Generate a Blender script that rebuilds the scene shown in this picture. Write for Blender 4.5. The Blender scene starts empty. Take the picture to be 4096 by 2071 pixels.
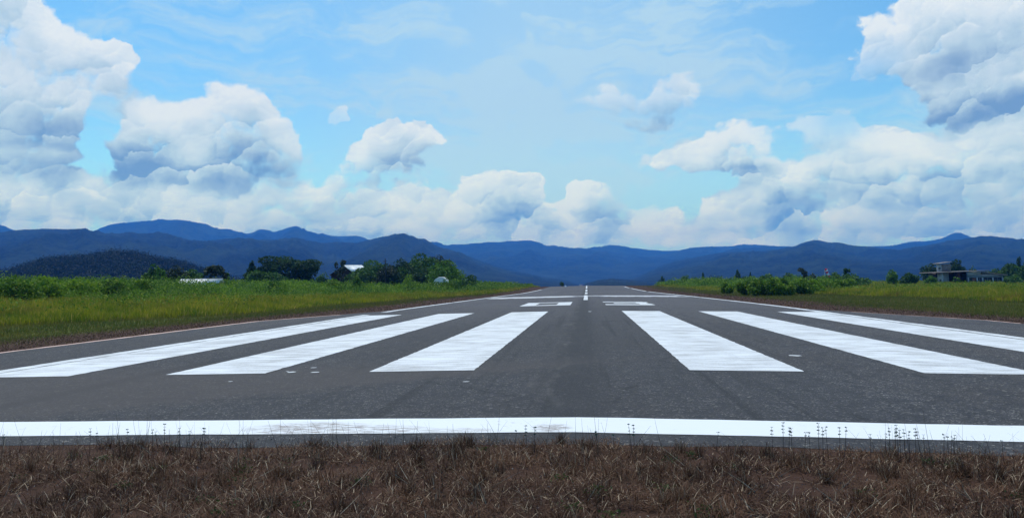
import bpy, math, random
import numpy as np

# ---------------------------------------------------------------- camera
F = 2959.0 * 1.0048
CX, CY = 2048.0, 902.5
CAM = np.array([0.1735, 0.0, 1.8137])
YAW, PITCH, ROLL = 0.0994, 0.0751, -0.0126
_f0 = np.array([-math.sin(YAW), math.cos(YAW), 0.0])
_r0 = np.array([math.cos(YAW), math.sin(YAW), 0.0])
_z = np.array([0.0, 0.0, 1.0])
FWD = _f0 * math.cos(PITCH) + _z * math.sin(PITCH)
UP0 = -_f0 * math.sin(PITCH) + _z * math.cos(PITCH)
RGT = _r0 * math.cos(ROLL) + UP0 * math.sin(ROLL)
UPV = UP0 * math.cos(ROLL) - _r0 * math.sin(ROLL)

scene = bpy.context.scene
C = scene.collection
from mathutils import Matrix, Vector
cam_d = bpy.data.cameras.new('camera')
cam = bpy.data.objects.new('camera', cam_d)
C.objects.link(cam)
m = Matrix.Identity(4)
for i in range(3):
    m[i][0] = RGT[i]; m[i][1] = UPV[i]; m[i][2] = -FWD[i]; m[i][3] = CAM[i]
cam.matrix_world = m
cam_d.sensor_width = 36.0
cam_d.lens = F / 4096 * 36
cam_d.shift_y = (CY - 1035.5) / 4096
cam_d.clip_start = 0.1
cam_d.clip_end = 60000
scene.camera = cam


def ray(px, py):
    return FWD + RGT * ((px - CX) / F) + UPV * (-(py - CY) / F)


def at(px, py, Y):
    """point of the world on the sight line of a photograph pixel, Y metres up the runway"""
    d = ray(px, py)
    return CAM + d * (Y / d[1])


def azel(px, py):
    d = ray(px, py)
    return math.atan2(d[0], d[1]), math.atan2(d[2], math.hypot(d[0], d[1]))


# ---------------------------------------------------------------- view, sun
scene.view_settings.view_transform = 'Standard'
scene.view_settings.look = 'None'
scene.view_settings.exposure = 0.0
scene.view_settings.gamma = 1.0
scene.cycles.use_denoising = True
scene.cycles.denoising_prefilter = 'ACCURATE'
scene.cycles.use_adaptive_sampling = False
scene.cycles.max_bounces = 6
scene.cycles.volume_bounces = 1
scene.cycles.transparent_max_bounces = 8

SUN_EL, SUN_AZ = math.radians(64), math.radians(-28)      # azimuth from +Y towards +X
sd = bpy.data.lights.new('sun', 'SUN')
sd.energy = 3.4
sd.angle = math.radians(0.55)
sd.color = (1.0, 0.965, 0.90)
sun = bpy.data.objects.new('sun', sd)
C.objects.link(sun)
sv = Vector((math.cos(SUN_EL) * math.sin(SUN_AZ), math.cos(SUN_EL) * math.cos(SUN_AZ), math.sin(SUN_EL)))
sun.rotation_euler = sv.to_track_quat('Z', 'Y').to_euler()
sun.location = (0, 0, 50)


# ---------------------------------------------------------------- node helpers
class NG:
    def __init__(s, tree):
        s.t = tree; s.n = tree.nodes; s.l = tree.links

    def put(s, sock, v):
        if isinstance(v, bpy.types.NodeSocket):
            s.l.new(v, sock)
        elif isinstance(v, (tuple, list)) and len(v) == 3 and len(sock.default_value) == 4:
            sock.default_value = (*v, 1)
        else:
            sock.default_value = v

    def math(s, op, a, b=None, c=None, clamp=False):
        n = s.n.new('ShaderNodeMath'); n.operation = op; n.use_clamp = clamp
        s.put(n.inputs[0], a)
        if b is not None: s.put(n.inputs[1], b)
        if c is not None: s.put(n.inputs[2], c)
        return n.outputs[0]

    def vm(s, op, a, b=None, c=None):
        n = s.n.new('ShaderNodeVectorMath'); n.operation = op
        s.put(n.inputs[0], a)
        if b is not None:
            s.put(n.inputs[3] if op == 'SCALE' else n.inputs[1], b)
        if c is not None: s.put(n.inputs[2], c)
        return n.outputs['Value'] if op in ('DOT_PRODUCT', 'LENGTH') else n.outputs[0]

    def noise(s, v, scale, detail=4, rough=0.55, dist=0.0, dim='3D', out='Fac'):
        n = s.n.new('ShaderNodeTexNoise'); n.noise_dimensions = dim
        s.put(n.inputs['Vector'], v); s.put(n.inputs['Scale'], scale)
        n.inputs['Detail'].default_value = detail; n.inputs['Roughness'].default_value = rough
        n.inputs['Distortion'].default_value = dist
        return n.outputs['Fac'] if out == 'Fac' else n.outputs['Color']

    def voro(s, v, scale, detail=0, rough=0.5, feature='F1', smooth=0.3, out='Distance', rand=1.0):
        n = s.n.new('ShaderNodeTexVoronoi'); n.feature = feature
        s.put(n.inputs['Vector'], v); n.inputs['Scale'].default_value = scale
        n.inputs['Detail'].default_value = detail; n.inputs['Roughness'].default_value = rough
        n.inputs['Randomness'].default_value = rand
        n.normalize = True; n.voronoi_dimensions = '2D'
        if feature == 'SMOOTH_F1': n.inputs['Smoothness'].default_value = smooth
        return n.outputs[out]

    def ramp(s, v, a, b, lo=0.0, hi=1.0, smooth=True):
        n = s.n.new('ShaderNodeMapRange')
        n.interpolation_type = 'SMOOTHSTEP' if smooth else 'LINEAR'
        s.put(n.inputs[0], v)
        for i, x in zip((1, 2, 3, 4), (a, b, lo, hi)): s.put(n.inputs[i], x)
        return n.outputs[0]

    def mix(s, f, a, b, mode='MIX'):
        n = s.n.new('ShaderNodeMix'); n.data_type = 'RGBA'; n.blend_type = mode
        s.put(n.inputs[0], f); s.put(n.inputs[6], a); s.put(n.inputs[7], b)
        return n.outputs[2]

    def sep(s, v):
        n = s.n.new('ShaderNodeSeparateXYZ'); s.put(n.inputs[0], v)
        return n.outputs

    def comb(s, x, y, z):
        n = s.n.new('ShaderNodeCombineXYZ')
        for i, k in enumerate((x, y, z)): s.put(n.inputs[i], k)
        return n.outputs[0]

    def pos(s):
        return s.n.new('ShaderNodeNewGeometry').outputs['Position']

    def attr(s, name):
        n = s.n.new('ShaderNodeAttribute'); n.attribute_name = name
        return n.outputs['Fac']


# ---------------------------------------------------------------- sky
def L(*c):       # sRGB 0..255 to linear
    return tuple((x / 255 / 12.92) if x / 255 < 0.04045 else ((x / 255 + 0.055) / 1.055) ** 2.4 for x in c)


# bodies of cumulus: photo pixel centre, radii, weight
BLOBS = [
    (30, 70, 120, 110, .8), (60, 190, 230, 130, .9), (260, 260, 220, 115, 1.0), (430, 270, 120, 90, .95), (330, 360, 110, 70, .8), (480, 300, 55, 50, .6),
    (60, 330, 220, 150, .9), (130, 420, 180, 110, .9), (200, 510, 120, 80, .6), (20, 540, 220, 120, .9), (20, 650, 220, 80, .8), (200, 620, 110, 45, .5),
    (530, 490, 110, 80, .9), (535, 425, 55, 50, .8), (680, 520, 200, 110, 1.0), (860, 430, 120, 80, .9), (980, 390, 85, 60, .9), (560, 610, 180, 90, .9),
    (820, 610, 280, 110, 1.0), (1000, 520, 160, 110, 1.0), (1110, 600, 120, 100, .8), (1010, 660, 160, 55, .7), (640, 680, 240, 40, .6),
    (1570, 540, 110, 70, 1.0), (1690, 520, 70, 50, .8), (1500, 620, 130, 65, .9), (1620, 640, 180, 80, .9), (1720, 600, 90, 80, .7), (1400, 680, 120, 40, .5),
    (1290, 510, 60, 32, .75), (1360, 462, 36, 40, .7),
    (100, 760, 260, 70, .8), (420, 770, 260, 60, .8), (760, 790, 280, 70, .9), (1100, 760, 220, 70, .9), (1350, 800, 240, 80, .9), (150, 860, 400, 70, 1.1),
    (600, 870, 420, 60, 1.1), (1050, 880, 400, 60, 1.1), (1450, 900, 260, 70, 1.0),
    (1640, 820, 200, 80, .9), (1930, 730, 90, 55, 1.0), (2090, 740, 90, 60, 1.0), (1990, 810, 220, 80, 1.0), (1800, 900, 230, 90, 1.0), (2060, 930, 200, 60, .7),
    (2350, 770, 95, 50, 1.0), (2390, 820, 110, 60, .7), (2250, 860, 220, 80, .7), (2340, 920, 150, 70, 1.0), (2200, 960, 200, 50, .6),
    (2640, 860, 100, 60, 1.0), (2560, 930, 160, 70, .8), (2740, 940, 130, 60, .9), (2900, 830, 110, 70, 1.0), (2950, 930, 160, 80, .9), (2530, 800, 120, 40, .35),
    (3090, 760, 110, 90, 1.0), (3190, 700, 90, 60, .9), (3180, 850, 130, 130, .9), (3100, 950, 170, 60, .9),
    (2630, 640, 110, 45, .85), (2790, 620, 120, 65, 1.0), (2930, 540, 95, 70, 1.0), (3030, 560, 90, 60, .9), (3000, 650, 180, 60, 1.0), (2890, 680, 170, 35, .6),
    (2400, 390, 90, 45, .85), (2520, 430, 140, 50, .9), (2690, 380, 120, 75, .95), (2600, 495, 110, 38, .85), (2760, 330, 60, 45, .8),
    (3260, 540, 140, 60, .8), (3420, 580, 160, 80, .85), (3580, 560, 110, 55, 1.0), (3700, 620, 160, 90, 1.0), (3520, 700, 200, 90, 1.0), (3680, 720, 170, 60, .9), (3370, 460, 60, 40, .75), (3230, 480, 80, 40, .7),
    (3330, 700, 150, 80, .8), (4000, 560, 180, 70, .9), (3930, 660, 220, 80, .95), (4060, 740, 160, 70, .8), (3850, 780, 160, 60, .5),
    (3400, 890, 180, 90, 1.0), (3600, 890, 220, 80, 1.1), (3850, 880, 220, 70, 1.0), (4080, 870, 200, 100, 1.0), (3300, 820, 130, 60, .6),
    (3560, 110, 110, 70, .9), (3680, 60, 110, 90, .9), (3520, 230, 130, 70, .7), (3750, 180, 200, 120, 1.0), (3950, 80, 220, 130, 1.0), (3420, 300, 60, 30, .4),
    (3960, 260, 220, 120, 1.0), (3800, 360, 170, 90, .8), (4040, 400, 180, 80, 1.0), (3850, 430, 130, 50, .6), (4200, 200, 200, 300, 1.0), (-150, 300, 200, 400, 1.0),
    (4250, 700, 200, 250, .9), (-150, 800, 250, 150, 1.0),
]
# where the cloud is only a thin grey veil
HOLES = [(425, 480, 50, 90, .85), (365, 590, 45, 50, .7), (640, 330, 110, 40, .6), (1280, 600, 55, 90, .8), (3170, 590, 60, 60, .6), (2650, 755, 170, 45, .9), (380, 660, 60, 30, .5), (3330, 400, 150, 50, .5), (3600, 420, 110, 60, .8), (1800, 640, 120, 60, .8)]
THINS = [(2400, 385, 130, 80, .35), (2560, 440, 190, 90, .30), (2720, 370, 130, 90, .2), (1310, 490, 120, 80, .65), (3260, 510, 190, 100, .45), (3390, 450, 100, 70, .7), (3420, 300, 110, 60, .55), (1400, 690, 160, 50, .3), (2540, 800, 150, 50, .5), (3520, 230, 90, 60, .25)]
# undersides that stay in the cloud's own shade
DARKS = [
    (80, 500, 260, 70, .45), (250, 560, 90, 40, .3), (60, 680, 200, 40, .5), (520, 640, 130, 55, .95), (600, 690, 170, 35, .9), (820, 700, 260, 36, 1.0), (960, 610, 110, 75, .85), (1000, 680, 80, 40, .6), (1500, 690, 130, 30, .45),
    (1600, 660, 130, 50, .45), (1640, 580, 70, 40, .25), (150, 870, 500, 50, .3), (2980, 690, 130, 26, .8), (3010, 640, 40, 50, .35), (3600, 770, 190, 38, .85), (3420, 700, 120, 60, .5), (3800, 700, 110, 50, .5),
    (3850, 440, 190, 50, .95), (4080, 420, 120, 50, .8), (3780, 250, 80, 50, .35), (3180, 860, 100, 80, .9), (2050, 880, 180, 70, .55), (2150, 930, 120, 40, .35), (2420, 850, 100, 40, .45),
    (3930, 700, 160, 30, .5), (1750, 760, 120, 40, .3), (2560, 470, 200, 60, .35), (600, 925, 500, 22, .4), (1250, 930, 300, 25, .35), (3800, 925, 300, 30, .35), (2780, 900, 80, 50, .35),
]


AZ0, AZ1, EL0, EL1, NROW, NCOL = -0.86, 0.74, 0.0, 0.47, 38, 150


def field(blobs):
    """sum of soft ellipses on a grid of azimuth x elevation"""
    u = np.linspace(AZ0, AZ1, NCOL)[None, :]
    v = np.linspace(EL0, EL1, NROW)[:, None]
    out = np.ones((NROW, NCOL))
    for (bx, by, rx, ry, w) in blobs:
        a, e = azel(bx, by)
        q = ((u - a) / (rx / F)) ** 2 + ((v - e) / (ry / F)) ** 2
        out *= 1 - 0.97 * min(w, 1.0) * np.exp(-np.maximum(q, 0) ** 2.2 * 0.72)
    return 1 - out


def row_field(g, u, v, fields):
    """the grids as one curve per elevation row, blended between rows"""
    acc = None
    col3 = g.comb(u, u, u)
    vv = g.math('MULTIPLY', g.math('SUBTRACT', v, EL0), (NROW - 1) / (EL1 - EL0))
    for k in range(NROW):
        n = g.n.new('ShaderNodeRGBCurve')
        mp = n.mapping
        for ch, f in enumerate(fields):
            cv = mp.curves[ch]
            xs = np.linspace(0, 1, NCOL); ys = np.clip(f[k], 0, 1)
            cv.points[0].location = (0, float(ys[0])); cv.points[1].location = (1, float(ys[-1]))
            for x_, y_ in zip(xs[1:-1], ys[1:-1]):
                cv.points.new(float(x_), float(y_))
        mp.update()
        g.put(n.inputs['Color'], col3)
        w = g.math('SUBTRACT', 1.0, g.math('ABSOLUTE', g.math('SUBTRACT', vv, float(k))), clamp=True)
        t = g.vm('SCALE', n.outputs[0], w)
        acc = t if acc is None else g.vm('ADD', acc, t)
    return acc


world = bpy.data.worlds.new('World')
scene.world = world
world.use_nodes = True
wt = world.node_tree
wt.nodes.clear()
g = NG(wt)
tc = wt.nodes.new('ShaderNodeTexCoord').outputs['Generated']
sx, sy, sz = g.sep(tc)[0:3]
az = g.math('ARCTAN2', sx, sy)
hyp = g.math('SQRT', g.math('ADD', g.math('MULTIPLY', sx, sx), g.math('MULTIPLY', sy, sy)))
el = g.math('ARCTAN2', sz, hyp)
P0 = g.comb(az, el, 0.0)
# turbulent warp of the direction
w1 = g.vm('SUBTRACT', g.noise(P0, 9.0, 3, 0.5, dim='2D', out='Color'), (0.5, 0.5, 0.5))
w2 = g.vm('SUBTRACT', g.noise(P0, 38.0, 4, 0.6, dim='2D', out='Color'), (0.5, 0.5, 0.5))
PW = g.vm('ADD', P0, g.vm('ADD', g.vm('SCALE', w1, 0.022), g.vm('SCALE', w2, 0.012)))
PW = g.vm('MULTIPLY', PW, (1, 1, 0))
pu, pv, _q = g.sep(PW)[0:3]
un = g.math('MULTIPLY', g.math('SUBTRACT', pu, AZ0), 1 / (AZ1 - AZ0), clamp=True)
pvc = g.math('MINIMUM', pv, EL1 - 0.001)
F_D = np.clip(field(BLOBS) - 0.75 * field(HOLES), 0, 1)
_v = np.linspace(EL0, EL1, NROW)
F_UP = np.stack([np.interp(_v + 0.030, _v, F_D[:, i]) for i in range(NCOL)], 1)
# one grid for where the cloud mass turns its top (light) or its base (dark) to us
F_LT = 0.5 + 0.5 * np.clip(0.62 * (F_D - F_UP) - np.minimum(field(DARKS), 1.0), -1, 1)
FD = g.sep(row_field(g, un, pvc, [F_D, F_LT, field(THINS)]))
LT = g.math('MULTIPLY', g.math('SUBTRACT', FD[1], 0.5), 2.0)
POSI = g.math('MAXIMUM', LT, 0.0)
NEGA = g.math('MAXIMUM', g.math('MULTIPLY', LT, -1.0), 0.0)
B0 = FD[0]


def puffs(v, scale, off):
    """rounded billows: (nearness to a billow's middle, how far towards its sunlit top)"""
    n = wt.nodes.new('ShaderNodeTexVoronoi'); n.voronoi_dimensions = '2D'; n.feature = 'F1'
    vs = g.vm('ADD', g.vm('MULTIPLY', v, (scale, scale * 1.25, 0)), (off, off * 1.7, 0))
    wt.links.new(vs, n.inputs['Vector']); n.inputs['Scale'].default_value = 1.0
    rel = g.vm('SUBTRACT', vs, n.outputs['Position'])
    up = g.vm('DOT_PRODUCT', rel, (-0.45, 0.9, 0.0))
    return g.math('SUBTRACT', 0.45, n.outputs['Distance']), up


wA = g.vm('SUBTRACT', g.noise(P0, 60.0, 5, 0.62, dim='2D', out='Color'), (0.5, 0.5, 0.5))
PV = g.vm('ADD', PW, g.vm('SCALE', wA, 0.014))
PV = g.vm('MULTIPLY', PV, (1, 1, 0))
d1, u1 = puffs(PV, 11.0, 0.0)
d2, u2 = puffs(PV, 26.0, 4.3)
d3, u3 = puffs(PV, 60.0, 9.1)
fil = g.noise(PW, 22.0, 8, 0.60, dim='2D')
wisp = g.ramp(g.noise(P0, 6.0, 3, 0.5, dim='2D'), 0.36, 0.62)          # crisp here, drawn out there
big = g.math('SUBTRACT', g.noise(g.vm('MULTIPLY', PW, (1, 1.5, 0)), 7.0, 5, 0.55, dim='2D'), 0.5)
tex = g.math('ADD', g.math('ADD', g.math('MULTIPLY', d1, 0.16), g.math('MULTIPLY', d2, 0.26)), g.math('MULTIPLY', d3, 0.32))
tex = g.math('ADD', tex, g.math('MULTIPLY', g.math('SUBTRACT', fil, 0.5), 0.80))
dens = g.math('ADD', g.math('MINIMUM', B0, 1.1), tex)
# hard, cauliflower tops; soft sides and bases
soft = g.math('ADD', g.ramp(wisp, 0.0, 1.0, 0.40, 0.14), g.ramp(POSI, 0.06, 0.36, 0.12, -0.03))
alpha = g.ramp(dens, 0.50, g.math('ADD', soft, 0.50))
alpha = g.math('MULTIPLY', alpha, g.math('SUBTRACT', 1.0, FD[2]))
edge = g.ramp(dens, 0.60, 1.20, 1.0, g.ramp(el, 0.05, 0.16, 0.75, 0.34))                                # puffs show at the margins, the middle is smooth
lit = g.math('ADD', g.math('MULTIPLY', u1, 0.12), g.math('ADD', g.math('MULTIPLY', u2, 0.24), g.math('MULTIPLY', u3, 0.12)))
lit = g.math('MULTIPLY', lit, edge)
rim = g.math('MULTIPLY', g.ramp(dens, 0.50, 1.05, 0.16, 0.0), g.ramp(POSI, 0.0, 0.25, 0.15, 1.0))
lit = g.math('ADD', g.math('ADD', lit, rim), 0.64)
lit = g.math('ADD', lit, g.math('MULTIPLY', POSI, 0.55))
lit = g.math('ADD', lit, g.math('MULTIPLY', big, 0.80))
big2 = g.math('SUBTRACT', g.noise(g.vm('MULTIPLY', PW, (1, 2.0, 0)), 16.0, 4, 0.55, dim='2D'), 0.5)
lit = g.math('ADD', lit, g.math('MULTIPLY', big2, g.ramp(el, 0.05, 0.18, 0.95, 0.25)))
lit = g.math('ADD', lit, g.ramp(el, 0.06, 0.16, 0.07, 0.02))
lit = g.math('MULTIPLY_ADD', g.math('SUBTRACT', fil, 0.5), 0.42, lit)
dkn = g.math('MULTIPLY', NEGA, g.ramp(g.math('ADD', u2, g.math('MULTIPLY', big, 2.0)), -0.5, 0.6, 1.15, 0.45))
lit = g.math('SUBTRACT', lit, g.math('MULTIPLY', dkn, 0.60))
lit = g.math('MAXIMUM', g.math('MINIMUM', lit, 1.0), 0.0)
cr = wt.nodes.new('ShaderNodeValToRGB')
wt.links.new(lit, cr.inputs[0])
els = cr.color_ramp.elements
els[0].position = 0.0; els[0].color = (*L(120, 154, 192), 1)
els[1].position = 1.0; els[1].color = (*L(243, 250, 255), 1)
for p_, c_ in ((0.3, (160, 188, 214)), (0.55, (192, 217, 234)), (0.78, (222, 237, 249))):
    e_ = els.new(p_); e_.color = (*L(*c_), 1)
cloud_col = cr.outputs[0]

sky = wt.nodes.new('ShaderNodeTexSky')
sky.sky_type = 'NISHITA'
sky.sun_disc = False
sky.sun_elevation = SUN_EL
sky.sun_rotation = SUN_AZ
sky.altitude = 100; sky.air_density = 1.0; sky.dust_density = 0.6; sky.ozone_density = 2.0
STR = 0.12
base = g.mix(1.0, sky.outputs[0], (0.70, 1.24, 1.42), 'MULTIPLY')
base = g.vm('SCALE', base, STR)
# thin high veil: broad and streaky
pst = g.vm('MULTIPLY', P0, (1.0, 4.2, 0))
pst = g.vm('ADD', pst, g.vm('SCALE', w1, 0.25))
st = g.noise(pst, 5.0, 7, 0.62, dim='2D')
a_, e_ = azel(2150, 420)
qv = g.vm('MULTIPLY_ADD', P0, (1 / 0.26, 1 / 0.30, 0), (-a_ / 0.26, -e_ / 0.30, 0))
veil_c = g.math('POWER', 0.42, g.vm('DOT_PRODUCT', qv, qv))
veil = g.math('ADD', g.math('MULTIPLY', veil_c, 0.62), g.ramp(st, 0.40, 0.70, 0.0, 0.62))
veil = g.math('ADD', veil, g.ramp(el, 0.30, 0.0, 0.0, 0.35))
veil = g.math('MINIMUM', veil, 0.85)
clear = g.mix(veil, base, L(196, 228, 247))
col = g.mix(g.math('MULTIPLY', alpha, 0.97), clear, cloud_col)
# below the horizon and behind the camera stays plain haze
col = g.mix(g.ramp(el, -0.02, -0.15), col, L(120, 150, 160))
gain = g.mix(g.ramp(el, 0.02, 0.26), (1.27, 1.36, 1.13), (1.0, 1.02, 1.0))
col = g.mix(1.0, col, gain, 'MULTIPLY')
bg = wt.nodes.new('ShaderNodeBackground')
bg.inputs['Strength'].default_value = STR
wt.links.new(g.vm('SCALE', col, 1 / STR), bg.inputs['Color'])
wo = wt.nodes.new('ShaderNodeOutputWorld')
wt.links.new(bg.outputs[0], wo.inputs[0])
world.cycles.sampling_method = 'MANUAL'
world.cycles.sample_map_resolution = 512
#SKYEND
R = np.random.default_rng(7)


# ---------------------------------------------------------------- mesh helpers
def mesh(name, V, Fc, mat=None, parent=None, attrs=None, smooth=False, matidx=None):
    """V (n,3); Fc (m,k) of one face size, or a list of such arrays"""
    V = np.asarray(V, dtype=np.float32).reshape(-1, 3)
    Fl = Fc if isinstance(Fc, list) else [Fc]
    Fl = [np.asarray(f, dtype=np.int32) for f in Fl if len(f)]
    me = bpy.data.meshes.new(name)
    me.vertices.add(len(V)); me.vertices.foreach_set('co', V.ravel())
    lv = np.concatenate([f.ravel() for f in Fl]).astype(np.int32)
    tot = np.concatenate([np.full(len(f), f.shape[1]) for f in Fl]).astype(np.int32)
    st = np.concatenate([[0], np.cumsum(tot)[:-1]]).astype(np.int32)
    me.loops.add(len(lv)); me.loops.foreach_set('vertex_index', lv)
    me.polygons.add(len(tot)); me.polygons.foreach_set('loop_start', st); me.polygons.foreach_set('loop_total', tot)
    if smooth: me.polygons.foreach_set('use_smooth', np.ones(len(tot), dtype=bool))
    for mt in (mat if isinstance(mat, list) else [mat] if mat else []): me.materials.append(mt)
    if matidx is not None: me.polygons.foreach_set('material_index', np.asarray(matidx, dtype=np.int32))
    me.update(calc_edges=True)
    for k, v in (attrs or {}).items():
        a = me.attributes.new(k, 'FLOAT', 'POINT'); a.data.foreach_set('value', np.asarray(v, dtype=np.float32))
    o = bpy.data.objects.new(name, me)
    C.objects.link(o)
    if parent: o.parent = parent
    return o


def empty(name, loc, label, cat, group=None, rz=0.0):
    o = bpy.data.objects.new(name, None); C.objects.link(o)
    o.location = tuple(loc); o.rotation_euler = (0, 0, rz)
    return tag(o, label, cat, group)


def tag(o, label=None, cat=None, group=None, kind=None):
    if label: o['label'] = label
    if cat: o['category'] = cat
    if group: o['group'] = group
    if kind: o['kind'] = kind
    return o


def grid_faces(nr, nc):
    i = np.arange(nr - 1)[:, None] * nc + np.arange(nc - 1)[None, :]
    i = i.ravel()
    return np.stack([i, i + 1, i + nc + 1, i + nc], 1)


def boxes(L_):
    """list of (x0,x1,y0,y1,z0,z1) -> verts, faces"""
    V, Fq = [], []
    for (x0, x1, y0, y1, z0, z1) in L_:
        b = len(V)
        V += [(x0, y0, z0), (x1, y0, z0), (x1, y1, z0), (x0, y1, z0), (x0, y0, z1), (x1, y0, z1), (x1, y1, z1), (x0, y1, z1)]
        Fq += [(b, b + 3, b + 2, b + 1), (b + 4, b + 5, b + 6, b + 7), (b, b + 1, b + 5, b + 4), (b + 1, b + 2, b + 6, b + 5), (b + 2, b + 3, b + 7, b + 6), (b + 3, b, b + 4, b + 7)]
    return np.array(V, float), np.array(Fq)


def hexa(P8):
    """one eight-cornered block, bottom four then top four"""
    return np.array(P8, float), np.array([(0, 3, 2, 1), (4, 5, 6, 7), (0, 1, 5, 4), (1, 2, 6, 5), (2, 3, 7, 6), (3, 0, 4, 7)])


def tube(pts, rads, n=7):
    pts = np.asarray(pts, float); V = []
    for i, p in enumerate(pts):
        d = pts[min(i + 1, len(pts) - 1)] - pts[max(i - 1, 0)]
        d /= np.linalg.norm(d) + 1e-9
        a = np.cross(d, (0, 1, 0) if abs(d[1]) < .9 else (1, 0, 0)); a /= np.linalg.norm(a); b = np.cross(d, a)
        for k in range(n):
            t = 2 * math.pi * k / n
            V.append(p + rads[i] * (a * math.cos(t) + b * math.sin(t)))
    Fq = []
    for i in range(len(pts) - 1):
        for k in range(n):
            Fq.append((i * n + k, i * n + (k + 1) % n, (i + 1) * n + (k + 1) % n, (i + 1) * n + k))
    return np.array(V), np.array(Fq)


def merge(parts):
    Vs, Fs, o = [], [], 0
    for v, f in parts:
        Vs.append(v); Fs.append(np.asarray(f) + o); o += len(v)
    return np.concatenate(Vs), np.concatenate(Fs)


def vnoise(x, y, seed=0, octaves=4, rough=0.5):
    """smooth value noise, 0..1, numpy"""
    out = np.zeros(np.broadcast(x, y).shape); amp, tot = 1.0, 0.0
    x, y = np.broadcast_arrays(np.asarray(x, float), np.asarray(y, float))
    for o in range(octaves):
        xi, yi = np.floor(x).astype(np.int64), np.floor(y).astype(np.int64)
        fx, fy = x - xi, y - yi
        fx = fx * fx * (3 - 2 * fx); fy = fy * fy * (3 - 2 * fy)

        def h(a, b):
            n = (a * 374761393 + b * 668265263 + (seed + o * 17) * 974711) & 0xffffffff
            n = ((n ^ (n >> 13)) * 1274126177) & 0xffffffff
            n = (n ^ (n >> 16)) & 0xffff
            return n / 65535.0
        v = (h(xi, yi) * (1 - fx) + h(xi + 1, yi) * fx) * (1 - fy) + (h(xi, yi + 1) * (1 - fx) + h(xi + 1, yi + 1) * fx) * fy
        out = out + v * amp; tot += amp; amp *= rough
        x = x * 2.03 + 11.7; y = y * 2.03 + 5.3
    return out / tot


# ---------------------------------------------------------------- materials
def material(name, rough=0.9, spec=0.25):
    mt = bpy.data.materials.new(name); mt.use_nodes = True
    t = mt.node_tree; b = t.nodes['Principled BSDF']
    b.inputs['Roughness'].default_value = rough
    b.inputs['Specular IOR Level'].default_value = spec
    return mt, NG(t), b


def bump(g, b, h, strength, dist):
    n = g.n.new('ShaderNodeBump'); n.inputs['Strength'].default_value = strength; n.inputs['Distance'].default_value = dist
    g.put(n.inputs['Height'], h); g.l.new(n.outputs[0], b.inputs['Normal'])


def leafmat(name, c1, c2, c3=None, transl=0.25, var=0.5, scale=0.25):
    """foliage: colour varies leaf by leaf and in broad patches"""
    mt, g, b = material(name, 0.75, 0.2)
    t = g.attr('tint')
    pn = g.noise(g.pos(), scale, 3, 0.6)
    f = g.math('ADD', g.math('MULTIPLY', t, var), g.math('MULTIPLY', g.math('SUBTRACT', pn, 0.42), 2.6), clamp=True)
    c = g.mix(f, c1, c2)
    if c3: c = g.mix(g.ramp(t, 0.86, 0.98), c, c3)
    g.put(b.inputs['Base Color'], c)
    tr = g.n.new('ShaderNodeBsdfTranslucent'); g.put(tr.inputs['Color'], c)
    mx = g.n.new('ShaderNodeMixShader'); mx.inputs[0].default_value = transl
    out = g.n['Material Output']
    g.l.new(b.outputs[0], mx.inputs[1]); g.l.new(tr.outputs[0], mx.inputs[2]); g.l.new(mx.outputs[0], out.inputs['Surface'])
    return mt


def plain(name, col, rough=0.8, nscale=3.0, namt=0.25, dark=None, spec=0.25):
    mt, g, b = material(name, rough, spec)
    tcn = g.n.new('ShaderNodeTexCoord').outputs['Object']
    n = g.noise(tcn, nscale, 5, 0.6)
    d = dark or tuple(x * 0.45 for x in col)
    g.put(b.inputs['Base Color'], g.mix(g.math('MULTIPLY', g.ramp(n, 0.4, 0.72), min(1, namt * 2)), col, d))
    return mt


# ---------------------------------------------------------------- terrain profile
_py = np.array([0, 60, 102, 150, 185, 222, 238, 250, 260, 276, 330, 500, 1200, 9000.])
_pz = np.array([0, 0, -.10, -.34, -.30, -.15, .03, .15, .12, -.10, -1.2, -6, -14, -20.])
YN = np.concatenate([np.arange(-30, 340, 2.0), np.array([360, 400, 460, 540, 700, 900, 1300, 2500, 6000, 14000.])])


def zprof(Y):
    s = sum(np.interp(Y + d, _py, _pz) for d in (-8, -4, 0, 4, 8)) / 5
    return s


ZN = zprof(YN)


def zlong(Y):
    return np.interp(Y, YN, ZN)


def ground_z(X, Y):
    X = np.asarray(X, float); Y = np.asarray(Y, float)
    a = np.abs(X)
    z = zlong(Y) - np.interp(a, [0, 15, 18.7, 26, 1e4], [0, .21, .262, .5, .5])
    rise = np.interp(-X, [26, 45, 70, 110, 1e4], [0, .5, 2.3, 2.9, 2.9]) * np.interp(Y, [-10, 90, 160], [1, .8, 0.5])
    rise = rise + np.interp(-X, [22, 30], [0, .3]) * np.interp(Y, [90, 140], [0, 1])
    return z + rise


# ground sheet
XN = np.array([-14000, -5000, -2000, -900, -500, -300, -200, -150, -110, -90, -70, -60, -52, -45, -38, -33, -29, -26, -22, -18.7, -17, -15, -10, -5, 0,
               5, 10, 15, 17, 18.7, 22, 26, 30, 36, 44, 52, 62, 75, 90, 110, 150, 200, 300, 500, 900, 2000, 5000, 14000.])
gx, gy = np.meshgrid(XN, YN)
gzv = ground_z(gx, gy)
gzv = gzv - np.where((np.abs(gx) < 12) & (gy > 11) & (gy < 300), 0.07, 0.0)
mt_ground, g, b = material('soil_and_cut_grass', 0.95, 0.1)
p = g.pos()
px_, py_, pz_ = g.sep(p)[0:3]
ax = g.math('ABSOLUTE', px_)
wob = g.math('MULTIPLY', g.math('SUBTRACT', g.noise(g.vm('MULTIPLY', p, (1, .35, 1)), 0.16, 4, 0.6), 0.5), 9.0)
f1 = g.math('MULTIPLY', g.ramp(g.math('ADD', ax, wob), 21.0, 28.0), g.ramp(py_, 4, 14))
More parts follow.
